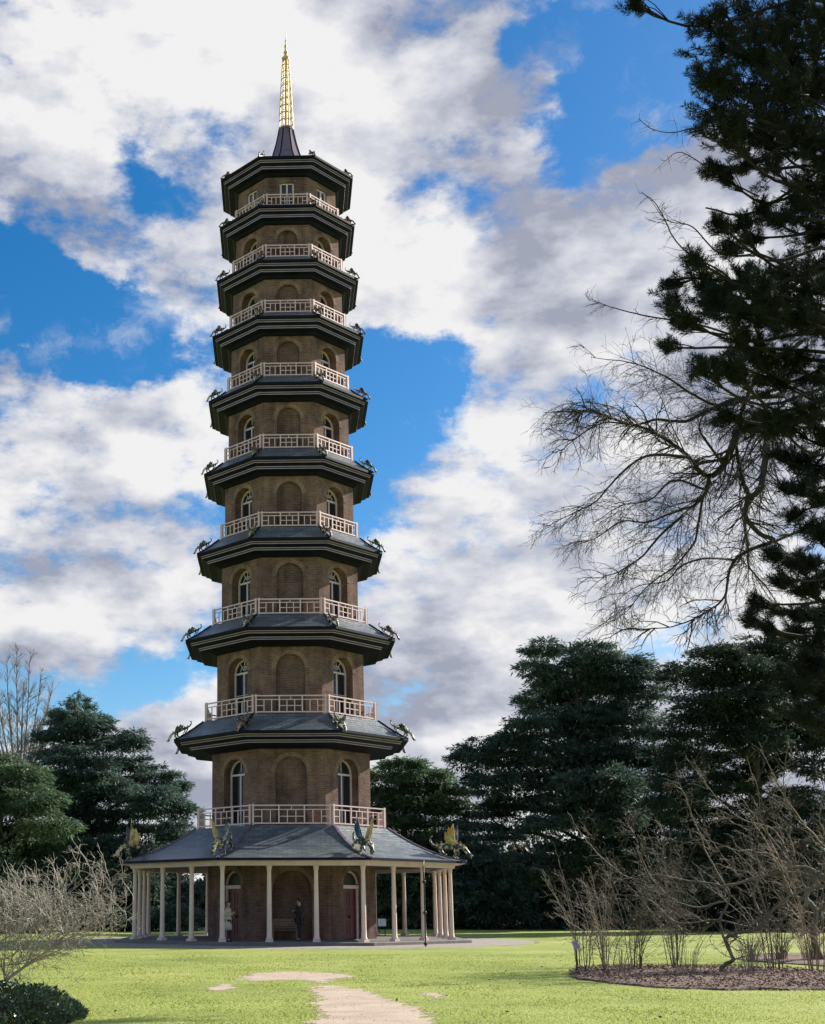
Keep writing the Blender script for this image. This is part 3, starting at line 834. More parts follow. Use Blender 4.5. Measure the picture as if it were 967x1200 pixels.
# rain pipe by the right hand columns
dp = MB()
pp = gnd(499, 1109.5)[:2]; yaw = -PYAW
loc = Matrix.Rotation(-PYAW, 3, 'Z') @ Vector((pp[0] - PX0, pp[1] - PD, 0))
ax_, ay_ = loc.x, loc.y
lines = [([(ax_, ay_, 0), (ax_, ay_, 2.6), (ax_ - .02, ay_ + .05, 3.15), (ax_ + .05, ay_ + .5, 3.40), (ax_ + .1, ay_ + .8, 3.48)], [.032] * 5)]
o = link('rain_pipe', tubes_mesh('rain_pipe', lines, 8), M['iron'], pag)
b_ = MB()
for z in (.06, 1.3, 2.55): b_.lathe([(.06, z), (.075, z + .02), (.075, z + .1), (.06, z + .12)], 10, (ax_, ay_, 0))
b_.build('pipe_collar', M['iron'], o)

# spire: concave cap, gilded lattice, finial
sp = MB(); h = EH[10]
sprof = [(1.35, h + 1.2), (.95, h + 1.55), (.72, h + 2.05), (.55, h + 2.7), (.44, h + 3.25), (.38, h + 3.60), (.40, h + 3.62), (.40, h + 3.70), (.1, h + 3.71)]
oct_strip(sp, sprof)
s_o = sp.build('spire', M['purple'], pag)
for i in range(8):
    rb = MB()
    a = A0 + i * math.pi / 4; u = np.array([math.cos(a), math.sin(a), 0]) / math.cos(math.pi / 8)
    for (ra, za), (rb_, zb_) in zip(sprof[:5], sprof[1:6]):
        rb.bar(u * (ra + .01) + UP * za, u * (rb_ + .01) + UP * zb_, .05, .05)
    rb.build('spire_rib', M['black_trim'], s_o, weld=False)
z0, z1 = 42.53, 46.75
lines = [([(0, 0, z0), (0, 0, z1)], [.075, .05])]
nr = 11
for i in range(8):
    a = A0 + i * math.pi / 4
    lines.append(([(r_ * math.cos(a), r_ * math.sin(a), z) for r_, z in ((.40, z0), (.31, (z0 + z1) / 2), (.17, z1))], [.03, .027, .022]))
for j in range(nr):
    t = j / (nr - 1); z = z0 + .03 + (z1 - z0 - .03) * t; rr = .40 - .23 * t
    lines.append(([(rr * math.cos(a), rr * math.sin(a), z) for a in np.linspace(0, 2 * math.pi, 17)], [.03] * 17))
link('gilded_lattice', tubes_mesh('gilded_lattice', lines, 5), M['gold'], s_o)
fi = MB()
fi.lathe([(.20, 46.72), (.22, 46.80), (.10, 46.92), (.07, 47.05), (.11, 47.12), (.11, 47.18), (.05, 47.25), (.045, 47.42), (.08, 47.48), (.08, 47.54), (.035, 47.6), (.03, 47.8), (.05, 47.84), (.02, 47.9), (.012, 48.35)], 10)
fi.build('finial', M['gold'], s_o, smooth=False)

# ------------------------------------------------------------------ skinned figures
def skin_mesh(name, verts, edges, radii, root=0, sub=2, smooth=True):
    me = bpy.data.meshes.new(name + '_s'); me.from_pydata([tuple(v) for v in verts], edges, [])
    o = bpy.data.objects.new(name + '_s', me); COL.objects.link(o)
    sk = o.modifiers.new('s', 'SKIN'); sk.use_smooth_shade = smooth
    for i, r in enumerate(radii):
        r = (r, r) if isinstance(r, (int, float)) else r
        me.skin_vertices[0].data[i].radius = r
        me.skin_vertices[0].data[i].use_root = (i == root)
    sb = o.modifiers.new('u', 'SUBSURF'); sb.levels = sub; sb.render_levels = sub
    dg = bpy.context.evaluated_depsgraph_get(); dg.update()
    res = bpy.data.meshes.new_from_object(o.evaluated_get(dg)); res.name = name
    bpy.data.objects.remove(o); bpy.data.meshes.remove(me)
    res.polygons.foreach_set('use_smooth', [True] * len(res.polygons))
    return res


# ---- dragons
def dragon_parts(big):
    V = [(0, 0, .52), (.3, 0, .56), (.52, 0, .66), (.72, 0, .60), (.92, 0, .44), (1.10, 0, .36), (1.26, 0, .33),
         (-.3, 0, .46), (-.55, 0, .34), (-.8, 0, .30), (-1.0, 0, .42), (-1.08, 0, .62), (-.98, 0, .78)]
    rad = [.17, .17, .13, .105, .11, .085, .05, .15, .11, .08, .06, .045, .02]
    E_ = [(0, 1), (1, 2), (2, 3), (3, 4), (4, 5), (5, 6), (0, 7), (7, 8), (8, 9), (9, 10), (10, 11), (11, 12)]
    for sg in (-1, 1):
        for base, x, fx in ((1, .32, .52), (7, -.32, -.12)):
            i = len(V)
            V += [(x, sg * .22, .42), (x + (.14 if base == 1 else -.16), sg * .27, .22), (x + .04, sg * .26, .06), (fx, sg * .28, .03)]
            rad += [.085, .062, .045, .04]
            E_ += [(base, i), (i, i + 1), (i + 1, i + 2), (i + 2, i + 3)]
        i = len(V)                                   # horns
        V += [(.90, sg * .07, .55), (.76, sg * .12, .70)]; rad += [.03, .012]; E_ += [(4, i), (i, i + 1)]
    i = len(V); V += [(1.04, 0, .26), (1.20, 0, .22)]; rad += [.05, .03]; E_ += [(4, i), (i, i + 1)]   # open jaw
    body = skin_mesh('dragon_body', V, E_, rad, 0, 2)

    def wing(sg):
        mb = MB()
        if big:
            O = [(.30, .16, .62), (.22, .28, .95), (.10, .36, 1.35), (-.02, .40, 1.62), (-.10, .38, 1.30), (-.20, .40, 1.42), (-.22, .34, 1.08), (-.34, .34, 1.12), (-.28, .24, .76), (-.10, .16, .60)]
        else:
            O = [(.30, .15, .62), (.18, .24, .80), (-.02, .33, .98), (-.22, .36, 1.02), (-.18, .33, .84), (-.34, .34, .82), (-.26, .28, .68), (-.36, .25, .62), (-.12, .16, .58)]
        f = [np.array((x, sg * y, z)) for x, y, z in O]; t = np.array([0, .035 * sg, .01]); bk = [p + t for p in f]
        c = sum(f) / len(f) + np.array([0, -.05 * sg, 0]); cb = c + t
        k_ = len(f)
        for i_ in range(k_):
            j = (i_ + 1) % k_
            mb.face([f[i_], f[j], c]); mb.face([bk[j], bk[i_], cb]); mb.face([f[i_], bk[i_], bk[j], f[j]])
        mb.bar(f[0], f[3 if big else 3], .04, .05)
        return mb.mesh('wing')
    cr_ = MB()
    pts = [(.72, .70), (.5, .79), (.28, .73), (.04, .69), (-.2, .62), (-.42, .53), (-.64, .42)]
    for x_, z_ in pts:
        s_ = .11
        for sg in (-1, 1):
            cr_.face([(x_ + .07, 0, z_ - .03), (x_ - .07, 0, z_ - .03), (x_ - .08, .012 * sg, z_ + s_)][::sg])
        cr_.face([(x_ + .07, -.02, z_ - .05), (x_ + .07, .02, z_ - .05), (x_ - .08, 0, z_ + s_)])
        cr_.face([(x_ - .07, .02, z_ - .05), (x_ - .07, -.02, z_ - .05), (x_ - .08, 0, z_ + s_)])
    return body, wing(-1), wing(1), cr_.mesh('crest')


D_BIG = dragon_parts(True); D_SMALL = dragon_parts(False)
ORD = [0, 'lowest roof', 'second roof from the bottom', 'third roof from the bottom', 'fourth roof from the bottom', 'fifth roof from the bottom', 'fifth roof from the top',
       'fourth roof from the top', 'third roof from the top', 'second roof from the top', 'topmost roof']
CORN = {0: 'front left corner', 1: 'front right corner', 7: 'left hand corner', 2: 'right hand corner', 6: 'rear left corner', 3: 'rear right corner'}
MESHV = {}


def dmesh(me, mats):
    key = (me.name, mats.name)
    if key not in MESHV:
        c = me.copy(); c.materials.clear(); c.materials.append(mats); MESHV[key] = c
    return MESHV[key]


for k in range(1, 11):
    for ci, cn in CORN.items():
        if k == 1 and ci in (6, 3): continue
        a = A0 + ci * math.pi / 4; u = np.array([math.cos(a), math.sin(a), 0]) / math.cos(math.pi / 8)
        sc = {1: .92, 2: .62, 3: .54, 4: .50, 5: .48, 6: .46, 7: .45, 8: .42, 9: .38, 10: .34}[k]
        e = ER[k]
        inset = {1: .80}.get(k, .36)
        r1 = (RR[k + 1] + .1) if k < 10 else 1.35
        z1 = (RB[k + 1] - .03) if k < 10 else EH[10] + 1.2
        t = inset / (e - r1)
        zc = EH[k] + ((z1 - EH[k]) * (.42 * t + .58 * t ** 2.1) if k == 1 else (z1 - EH[k]) * (.8 * t + .2 * t * t)) + .06
        slope = math.atan2(zc - EH[k], inset / math.cos(math.pi / 8))
        pos = u * (e - inset) + UP * zc
        wp = Matrix.Rotation(PYAW, 3, 'Z') @ Vector(pos)
        big = k == 1
        B, W0, W1, CR = D_BIG if big else D_SMALL
        hue = ['dragon_body', 'dragon_body_green', 'dragon_body_red'][(k + ci) % 3] if not big else 'dragon_body'
        word = {'dragon_body': 'dark', 'dragon_body_green': 'green', 'dragon_body_red': 'reddish'}[hue]
        if big: lab = f'large gilded dragon with raised wings on the {cn} of the lowest roof'
        else: lab = f'small {word} dragon on the {cn} of the {ORD[k]}'
        t_ = thing('dragon_statue', (C0[0] + wp.x, C0[1] + wp.y, wp.z), lab, 'dragon statue', 'dragon statues on the pagoda roof corners')
        t_.rotation_euler = (0, slope, a + PYAW); t_.scale = (sc, sc, sc) if big else (sc * 1.1, sc * 1.15, sc * .74)
        for nm, me_, mt in (('body', B, M[hue]), ('wing', W0, (M['dragon_gold'] if (ci % 2 == 0) else M['dragon_blue']) if big else M['dragon_dark']), ('wing', W1, (M['dragon_blue'] if (ci % 2 == 0) else M['dragon_gold']) if big else M['dragon_dark']), ('crest', CR, M['dragon_gold'] if big else M['dragon_dark'])):
            o = bpy.data.objects.new(nm, dmesh(me_, mt)); COL.objects.link(o); o.parent = t_

# ---- people
def person(loc, rz, h, label, coat, legs, coat_len, arms='down', hairlong=False):
    root = thing('person', loc, label, 'person', rz=rz)
    s = h / 1.75
    # facing -Y; x is to the figure's left
    V = {}; order = []; rad = {}; Ed = []

    def v(n_, p, r): V[n_] = np.array(p) * s; rad[n_] = r * s if isinstance(r, (int, float)) else (r[0] * s, r[1] * s); order.append(n_)
    v('pelvis', (0, 0, .95), (.155, .115)); v('waist', (0, 0, 1.10), (.135, .10)); v('chest', (0, -.005, 1.30), (.165, .115)); v('neckb', (0, .01, 1.45), (.085, .075))
    v('neck', (0, .005, 1.52), .055); v('headlow', (0, -.015, 1.59), (.07, .08)); v('headmid', (0, -.01, 1.66), (.078, .095)); v('headtop', (0, .0, 1.73), (.06, .07))
    Ed += [('pelvis', 'waist'), ('waist', 'chest'), ('chest', 'neckb'), ('neckb', 'neck'), ('neck', 'headlow'), ('headlow', 'headmid'), ('headmid', 'headtop')]
    for sd, sg in (('l', 1), ('r', -1)):
        v('sh' + sd, (sg * .18, .0, 1.41), .065)
        if arms == 'down': el, wr, pa = (sg * .245, .03, 1.14), (sg * .25, -.05, .90), (sg * .25, -.075, .83)
        else: el, wr, pa = (sg * .25, .03, 1.15), (sg * .12, -.22, 1.22), (sg * .07, -.26, 1.26)
        v('el' + sd, el, .045); v('wr' + sd, wr, .030); v('pa' + sd, pa, (.042, .022))
        Ed += [('chest', 'sh' + sd), ('sh' + sd, 'el' + sd), ('el' + sd, 'wr' + sd), ('wr' + sd, 'pa' + sd)]
        v('hip' + sd, (sg * .095, 0, .88), .095); v('kn' + sd, (sg * .10, -.01 + sg * .03, .50), .062); v('an' + sd, (sg * .105, .02 + sg * .05, .09), .042); v('to' + sd, (sg * .125, -.12 + sg * .05, .035), (.042, .03))
        Ed += [('pelvis', 'hip' + sd), ('hip' + sd, 'kn' + sd), ('kn' + sd, 'an' + sd), ('an' + sd, 'to' + sd)]
        pv = np.array(pa); dv = np.array(pa) - np.array(wr); dv /= np.linalg.norm(dv); cr_ = np.cross(dv, (sg, 0, 0)); cr_ /= np.linalg.norm(cr_) + 1e-9
        for fi_, (off, ln) in enumerate(((-.03, .07), (-.01, .08), (.011, .075), (.03, .06))):
            b0 = pv + cr_ * off + dv * .02; m_ = b0 + dv * ln * .55; tip = m_ + dv * ln * .4 - np.array([sg, 0, 0]) * .02
            for j_, (q, rr) in enumerate(((b0, .010), (m_, .009), (tip, .007))): v(f'f{sd}{fi_}{j_}', q, rr)
            Ed += [('pa' + sd, f'f{sd}{fi_}0'), (f'f{sd}{fi_}0', f'f{sd}{fi_}1'), (f'f{sd}{fi_}1', f'f{sd}{fi_}2')]
        th0 = np.array(wr) + dv * .03 + cr_ * -.035; v('t' + sd + '0', th0, .012); v('t' + sd + '1', th0 + dv * .04 - cr_ * .025, .010)
        Ed += [('pa' + sd, 't' + sd + '0'), ('t' + sd + '0', 't' + sd + '1')]
    v('nose', (0, -.112, 1.64), .014); Ed.append(('headmid', 'nose'))
    for sg in (1, -1): v(f'ear{sg}', (sg * .088, .01, 1.645), .014); Ed.append(('headmid', f'ear{sg}'))
    ix = {n_: i for i, n_ in enumerate(order)}
    body = skin_mesh('body', [V[n_] for n_ in order], [(ix[a], ix[b]) for a, b in Ed], [rad[n_] for n_ in order], 0, 1)
    link('body', body, M['skin'], root)
    # face
    fb = MB()
    for sg in (1, -1): fb.lathe([(.001, -.008), (.01, -.005), (.012, 0), (.01, .005), (.001, .008)], 8, (sg * .032 * s, -.098 * s, 1.665 * s))
    link('eyes', fb.mesh('eyes'), M['shoe'], root)
    mo = MB(); mo.box((0, -.098 * s, 1.595 * s), (.045 * s, .014 * s, .01 * s)); link('mouth', mo.mesh('mouth'), M['coat_mouth'], root)
    g = .016

    def shell(nm, names, extra, mat, edges, grow, hem=None):
        vs_ = [V[n_] for n_ in names] + [np.array(p) * s for p, r in extra]
        rs = [tuple(np.array(rad[n_] if isinstance(rad[n_], tuple) else (rad[n_],) * 2) + grow * s) for n_ in names] + [((r * s,) * 2 if isinstance(r, (int, float)) else (r[0] * s, r[1] * s)) for p, r in extra]
        all_ = list(names) + [f'x{i}' for i in range(len(extra))]; jx = {n_: i for i, n_ in enumerate(all_)}
        me_ = skin_mesh(nm, vs_, [(jx[a], jx[b]) for a, b in edges], rs, 0, 1)
        if hem is not None:          # the skirt of the coat, slightly flared
            bm = bmesh.new(); bm.from_mesh(me_); prev = None
            for z_, rx_, ry_ in ((1.12, .165, .13), (1.0, .19, .145), (.85, .205, .155), ((hem + .85) / 2, .215, .16), (hem, .225, .165), (hem + .005, .20, .145)):
                ring = [bm.verts.new((rx_ * s * math.cos(q) * (1 + .03 * math.sin(5 * q)), ry_ * s * math.sin(q), z_ * s)) for q in np.linspace(0, 2 * math.pi, 20, endpoint=False)]
                if prev:
                    for i in range(20): bm.faces.new((prev[i], prev[(i + 1) % 20], ring[(i + 1) % 20], ring[i])).smooth = True
                prev = ring
            bmesh.ops.recalc_face_normals(bm, faces=list(bm.faces)); bm.to_mesh(me_); bm.free()
        link(nm, me_, mat, root)
    zc = coat_len
    shell('coat', ['pelvis', 'waist', 'chest', 'neckb', 'shl', 'ell', 'wrl', 'shr', 'elr', 'wrr'], [], coat,
          [('pelvis', 'waist'), ('waist', 'chest'), ('chest', 'neckb'), ('chest', 'shl'), ('shl', 'ell'), ('ell', 'wrl'), ('chest', 'shr'), ('shr', 'elr'), ('elr', 'wrr')], .022, zc)
    shell('trousers', ['pelvis', 'hipl', 'knl', 'anl', 'hipr', 'knr', 'anr'], [], legs, [('pelvis', 'hipl'), ('hipl', 'knl'), ('knl', 'anl'), ('pelvis', 'hipr'), ('hipr', 'knr'), ('knr', 'anr')], .016)
    for sd, sg in (('l', 1), ('r', -1)):
        sh = MB(); p = V['to' + sd]; q = V['an' + sd]
        c = (p + q) / 2; c[2] = .045 * s
        sh.box((c[0], c[1], c[2]), (.095 * s, .29 * s, .085 * s)); bm = bmesh.new(); me_ = sh.mesh('shoe'); bm.from_mesh(me_)
        bmesh.ops.bevel(bm, geom=list(bm.edges), offset=.025 * s, segments=2, affect='EDGES'); bm.to_mesh(me_); bm.free()
        link('shoe', me_, M['shoe'], root)
    bm = bmesh.new(); bmesh.ops.create_icosphere(bm, subdivisions=3, radius=1.)
    kill = [v_ for v_ in bm.verts if (v_.co.y < -.15 and v_.co.z < .35) or v_.co.z < (-.75 if hairlong else -.45) or (abs(v_.co.x) > .75 and v_.co.z < -.05 and v_.co.y < .25)]
    bmesh.ops.delete(bm, geom=kill, context='VERTS')
    for v_ in bm.verts:
        v_.co = Vector((v_.co.x * .094 * s, (v_.co.y * .108 + .004) * s, (v_.co.z * (.105 if v_.co.z > 0 else (.26 if hairlong else .13)) + 1.668) * s)) * 1.0
    hm = bpy.data.meshes.new('hair'); bm.to_mesh(hm); bm.free(); hm.polygons.foreach_set('use_smooth', [True] * len(hm.polygons))
    link('hair', hm, M['hair'], root)
    return root


M['coat_mouth'] = noise_mat('lips', [(.3, (.35, .13, .11)), (.7, (.42, .17, .14))], 8., .5)
pA = at(267.5, 1100, 54.35); person((pA[0], pA[1], PLZ), R(70), 1.68, 'person in a pale beige coat half hidden behind a column at the left door', M['coat_beige'], M['cloth_navy'], .50, 'up', True)
pB = at(351, 1100, 55.5); person((pB[0], pB[1], PLZ), R(-120), 1.78, 'person in black clothes standing before the dark recess between the middle columns', M['cloth_dark'], M['cloth_dark'], .72, 'up', False)

# ---- benches, signs
def bench(name, loc, rz, L, label):
    t = thing(name, loc, label, 'bench', rz=rz)
    seat = MB()
    for i in range(5): seat.box((0, -.2 + i * .1, .44), (L, .085, .035))
    seat.build('seat', M['wood'], t)
    bk = MB()
    for i in range(4): bk.box((0, .27 + i * .025, .55 + i * .11), (L, .03, .085))
    bk.build('backrest', M['wood'], t)
    for sx in (-1, 1):
        for y_, hz in ((-.2, .62), (.25, .90)):
            lg = MB(); lg.box((sx * (L / 2 - .05), y_, hz / 2), (.07, .07, hz)); lg.build('leg', M['wood'], t)
        ar = MB(); ar.box((sx * (L / 2 - .05), .02, .64), (.075, .54, .04)); ar.build('armrest', M['wood'], t)
    return t


p = at(334, 1095, 56.6)
bench('park_bench', (p[0], p[1], PLZ), PYAW, 1.15, 'low wooden bench against the brick recess beside the person in black')
p = gnd(940, 1099)
bench('park_bench', (p[0], p[1], 0), R(82), 1.5, 'wooden bench seen end on at the back of the lawn under the trees')
p = gnd(448, 1096)
t = thing('sign_board', (p[0], p[1], 0), 'small pale blue board on a post behind the portico columns', 'sign', rz=R(-8))
sb_ = MB(); sb_.box((0, -.04, .72), (.46, .03, .42)); sb_.build('board', M['sign_white'], t)
for sx in (-.17, .17):
    sb_ = MB(); sb_.box((sx, 0, .45), (.05, .045, .9)); sb_.build('post', M['iron'], t)
p = gnd(676, 1141)
t = thing('plant_label', (p[0], p[1], .03), 'small white plant label on a thin stake in the mulch bed', 'plant label', rz=R(10))
sb_ = MB(); sb_.box((0, -.02, .66), (.15, .012, .20), 0, (np.array([1, 0, .35]) / 1.059, np.array([0, 1, 0]), np.array([-.35, 0, 1]) / 1.059)); sb_.build('tag', M['white_line'], t)
sb_ = MB(); sb_.box((0, 0, .34), (.02, .02, .68)); sb_.build('stake', M['iron'], t)

# ------------------------------------------------------------------ trees
def smooth_path(P, n=None, wig=0.):
    P = np.asarray(P, float); n = n or len(P) * 5
    d = np.r_[0, np.cumsum(np.linalg.norm(np.diff(P, axis=0), axis=1))]
    m_ = len(P)
    # Catmull-Rom
    out = []
    Q = np.vstack([2 * P[0] - P[1], P, 2 * P[-1] - P[-2]])
    per = max(2, n // max(1, m_ - 1))
    for i in range(1, m_):
        p0, p1, p2, p3 = Q[i - 1], Q[i], Q[i + 1], Q[i + 2]
        for t in np.linspace(0, 1, per, endpoint=False):
            out.append(.5 * ((2 * p1) + (-p0 + p2) * t + (2 * p0 - 5 * p1 + 4 * p2 - p3) * t * t + (-p0 + 3 * p1 - 3 * p2 + p3) * t ** 3))
    out.append(P[-1]); out = np.array(out)
    if wig: out[1:] += np.cumsum(rng.normal(0, wig, out[1:].shape), 0) * .4
    return out


MINR = .0035


def grow(lines, P, r0, level, par):
    """spawn twigs from a limb: par lists per level (spacing, length, angle, droop, thickness ratio, wiggle)"""
    if level >= len(par): return
    sp_, L0, ang, droop, rr, wig = par[level]
    seg = np.linalg.norm(np.diff(P, axis=0), axis=1); tot = seg.sum()
    cum = np.r_[0, np.cumsum(seg)]
    nchild = max(1, rng.poisson(tot / sp_))
    for s in np.sort(rng.uniform(.12, 1., nchild)) * tot:
        i = min(len(P) - 2, np.searchsorted(cum, s) - 1 if s > 0 else 0); i = max(0, i)
        t = (s - cum[i]) / (seg[i] + 1e-9); p = P[i] + (P[i + 1] - P[i]) * t
        T = (P[i + 1] - P[i]) / (seg[i] + 1e-9)
        ax = rng.normal(0, 1, 3); ax -= T * (ax @ T); ax /= np.linalg.norm(ax) + 1e-9
        an = ang * rng.uniform(.6, 1.3)
        d = T * math.cos(an) + ax * math.sin(an)
        L = L0 * rng.uniform(.45, 1.25) * (1 - .62 * s / tot)
        m_ = 7 if level < 1 else 5; pts = [p]
        for q in range(m_):
            d = d + rng.normal(0, wig, 3) + UP * droop / m_
            d /= np.linalg.norm(d); pts.append(pts[-1] + d * L / m_)
        pts = np.array(pts); rc = r0 * rr * rng.uniform(.75, 1.15)
        rc = max(rc, MINR)
        lines.append((pts, np.linspace(rc, max(rc * .35, MINR * .6), len(pts))))
        grow(lines, pts, rc, level + 1, par)


def fronds(pad_list, trunk, dens=1., size=.34, flat=.30):
    """cedar shelves: each pad (centre, rx, ry, rz) is layered with fingered fronds; limbs run from the trunk"""
    PP = []; DD = []; LN = []; WD = []; limbs = []
    for c, rx, ry, rz in pad_list:
        c = np.array(c)
        # limb from the trunk, leaving it a little below the pad
        i = int(np.argmin(np.abs(trunk[:, 2] - (c[2] - .25 * abs(c[0] - trunk[:, 0].mean())))))
        a = trunk[i]; mid = (a + c) / 2 + np.array([0, 0, .15 * np.linalg.norm(c - a)])
        lp = smooth_path([a, mid, c], 8, .04); limbs.append((lp, np.linspace(.04 + .02 * np.linalg.norm(c - a), .03, len(lp))))
        rz = rz * 1.5
        nv = int(dens * 150 * rx * max(ry, .5)); u = rng.normal(0, 1, (nv, 3)); u /= np.linalg.norm(u, axis=1, keepdims=True); u *= rng.uniform(.35, 1.05, (nv, 1))
        q_ = c + u * np.array([rx * .9, ry * .9, rz * 1.25]); q_[:, 2] -= .10 * rz
        PP.append(q_); DD.append(u * np.array([1, 1, .2]) + rng.normal(0, .45, (nv, 3)) + np.array([0, 0, -.45])); LN.append(size * rng.uniform(.6, 1.5, nv)); WD.append(size * flat * rng.uniform(.5, 1.2, nv))
        nsh = max(3, int(rz * 2 / .62)); out = (c - a); out[2] = 0; ol = np.linalg.norm(out)
        oa = math.atan2(out[1], out[0])
        for sh in range(nsh):
            zz = c[2] + rz * (2 * (sh + .5) / nsh - 1) + rng.normal(0, .15)
            f_ = math.sqrt(max(.12, 1 - ((zz - c[2]) / (rz * 1.05)) ** 2))
            nf = max(5, int(dens * 5.2 * (rx + ry) * f_))
            for q in range(nf):
                an = rng.uniform(0, 2 * np.pi)
                L = f_ * rng.uniform(.6, 1.12)
                ca, sa = math.cos(an), math.sin(an)
                e = np.array([ca * rx * L, sa * ry * L, 0]); le = np.linalg.norm(e) + 1e-6
                s0 = rng.uniform(0, .35)
                nn = max(8, int(le * dens * 34))
                t = s0 + (1 - s0) * rng.uniform(0, 1, nn) ** .8
                droop = rng.uniform(-.05, .22) * le
                side = np.array([-sa, ca, 0]) if rx > 0 else 0
                wv = rng.normal(0, 1, nn) * (.11 + .10 * le * (1 - t))
                up = .12 * le * np.sin(t * 2.2)
                p = np.stack([c[0] + e[0] * t + side[0] * wv, c[1] + e[1] * t + side[1] * wv, zz + up - droop * t ** 2 + rng.normal(0, .07 + .03 * rz, nn)], 1)
                sg = np.sign(wv)
                d = np.stack([e[0] / le + side[0] * sg * .8, e[1] / le + side[1] * sg * .8, rng.normal(-.05, .35, nn)], 1) + rng.normal(0, .35, (nn, 3))
                PP.append(p); DD.append(d); LN.append(size * rng.uniform(.6, 1.5, nn)); WD.append(size * flat * rng.uniform(.5, 1.2, nn))
    return leaves(np.concatenate(PP), np.concatenate(DD), np.concatenate(LN), np.concatenate(WD), .55), limbs


def cedar(name, label, base_px, Y, top_px, pads, mat, dens=1., size=.34, depth=None, trunk_r=.45, group=None, fill=0):
    """pads in photo pixels (x, y, rx, ry); each gets a place at the tree's own distance, in front of or behind the trunk"""
    b = at(base_px, 1062, Y); b[2] = 0
    tp = at(*top_px, Y)
    t = thing(name, b, label, 'tree', group)
    trunk = smooth_path([b * [1, 1, 0] + [0, 0, -.1], b + (tp - b) * .35 + [rng.normal(0, .2), 0, 0], b + (tp - b) * .7, tp], 24)
    pxm = np.linalg.norm(at(base_px + 10, 1000, Y) - at(base_px, 1000, Y)) / 10
    PL = []
    for (x, y, rx, ry) in pads:
        wr = rx * pxm
        dy = rng.uniform(-1, 1) * (depth or 2.5)
        c = at(x, y, Y + dy)
        PL.append((c, wr, wr * rng.uniform(.8, 1.2), ry * pxm))
    V, limbs = fronds(PL, trunk, dens, size)
    V = V - b
    limbs = [(p - b, r) for p, r in limbs]
    tr = [(trunk - b, np.linspace(trunk_r, .06, len(trunk)))]
    link('trunk', tubes_mesh('trunk', tr + limbs), M['bark'], t)
    link('crown', quad_mesh('crown', V), mat, t)
    return t


# left
cedar('cedar_tree', 'tall dark blue green cedar with a pointed top left of the pagoda', 105, 86, (88, 824),
      [(88, 820, 9, 5), (92, 832, 22, 9), (80, 838, 22, 9), (98, 846, 30, 9), (80, 848, 30, 11), (112, 850, 26, 9), (70, 875, 40, 13), (120, 878, 45, 13), (155, 868, 26, 7), (90, 900, 55, 15), (150, 903, 40, 12), (185, 912, 32, 7), (205, 922, 22, 5),
       (60, 930, 45, 14), (120, 935, 50, 15), (180, 940, 42, 10), (210, 950, 24, 7), (90, 970, 60, 18), (160, 972, 52, 14), (205, 978, 28, 9), (120, 1010, 60, 18), (180, 1010, 40, 14), (70, 1015, 45, 20),
       (100, 1050, 60, 20), (165, 1050, 40, 18), (215, 1040, 24, 16), (130, 1080, 60, 12), (200, 1078, 40, 12)],
      M['cedar_blue'], 1.15, .34, 3.2)
cedar('cedar_tree', 'broad lighter green cedar with low spreading boughs at the left edge', 5, 78, (0, 880),
      [(-10, 895, 35, 9), (25, 912, 40, 9), (-20, 930, 40, 12), (40, 938, 38, 9), (10, 955, 55, 11), (60, 968, 40, 8), (-10, 985, 55, 13), (45, 992, 48, 10), (10, 1018, 60, 14), (70, 1020, 32, 9), (-5, 1050, 60, 16), (50, 1052, 40, 14), (10, 1078, 60, 10)],
      M['cedar_green'], 1.15, .33, 2.5)
# behind the pagoda, right
cedar('cedar_tree', 'mid green cedar rising just behind the right side of the pagoda', 480, 96, (470, 890),
      [(470, 902, 32, 8), (450, 918, 40, 9), (500, 915, 40, 8), (430, 940, 45, 11), (490, 940, 52, 11), (530, 935, 30, 8), (450, 968, 55, 13), (515, 966, 48, 12), (470, 1000, 60, 15), (530, 1000, 42, 14), (450, 1035, 60, 16), (520, 1038, 50, 16), (480, 1072, 70, 13), (545, 1070, 36, 14)],
      M['cedar_green'], 1.1, .36, 2.5)
cedar('cedar_tree', 'huge dark cedar with a flat layered top right of the pagoda', 712, 92, (668, 752),
      [(640, 760, 36, 7), (690, 768, 40, 9), (730, 785, 44, 10), (625, 785, 26, 6), (665, 795, 50, 11), (705, 812, 60, 12), (755, 808, 40, 10), (640, 822, 44, 10), (620, 845, 34, 7),
       (680, 848, 60, 13), (740, 848, 56, 13), (600, 868, 36, 6), (560, 878, 32, 7), (545, 892, 24, 7), (640, 878, 50, 10), (590, 895, 44, 9), (700, 882, 60, 14), (765, 885, 50, 13), (640, 910, 55, 12), (575, 918, 40, 9),
       (700, 922, 60, 13), (760, 928, 50, 13), (610, 938, 45, 10), (570, 955, 40, 12), (720, 958, 44, 10), (775, 965, 46, 12), (555, 985, 44, 13), (600, 975, 26, 9), (740, 990, 40, 9), (560, 1015, 48, 15), (605, 1020, 44, 13), (570, 1048, 54, 16), (625, 1050, 50, 15), (590, 1075, 70, 13), (650, 1078, 46, 11),
       (690, 1040, 44, 13), (740, 1030, 40, 12), (700, 1074, 50, 12), (655, 938, 46, 12), (690, 955, 50, 12), (640, 968, 36, 9), (740, 960, 46, 12), (670, 1000, 44, 11), (725, 1000, 44, 11), (640, 1020, 40, 11), (770, 1000, 40, 12), (770, 1050, 46, 14)],
      M['cedar_blue'], 1.05, .36, 3.4, .7)
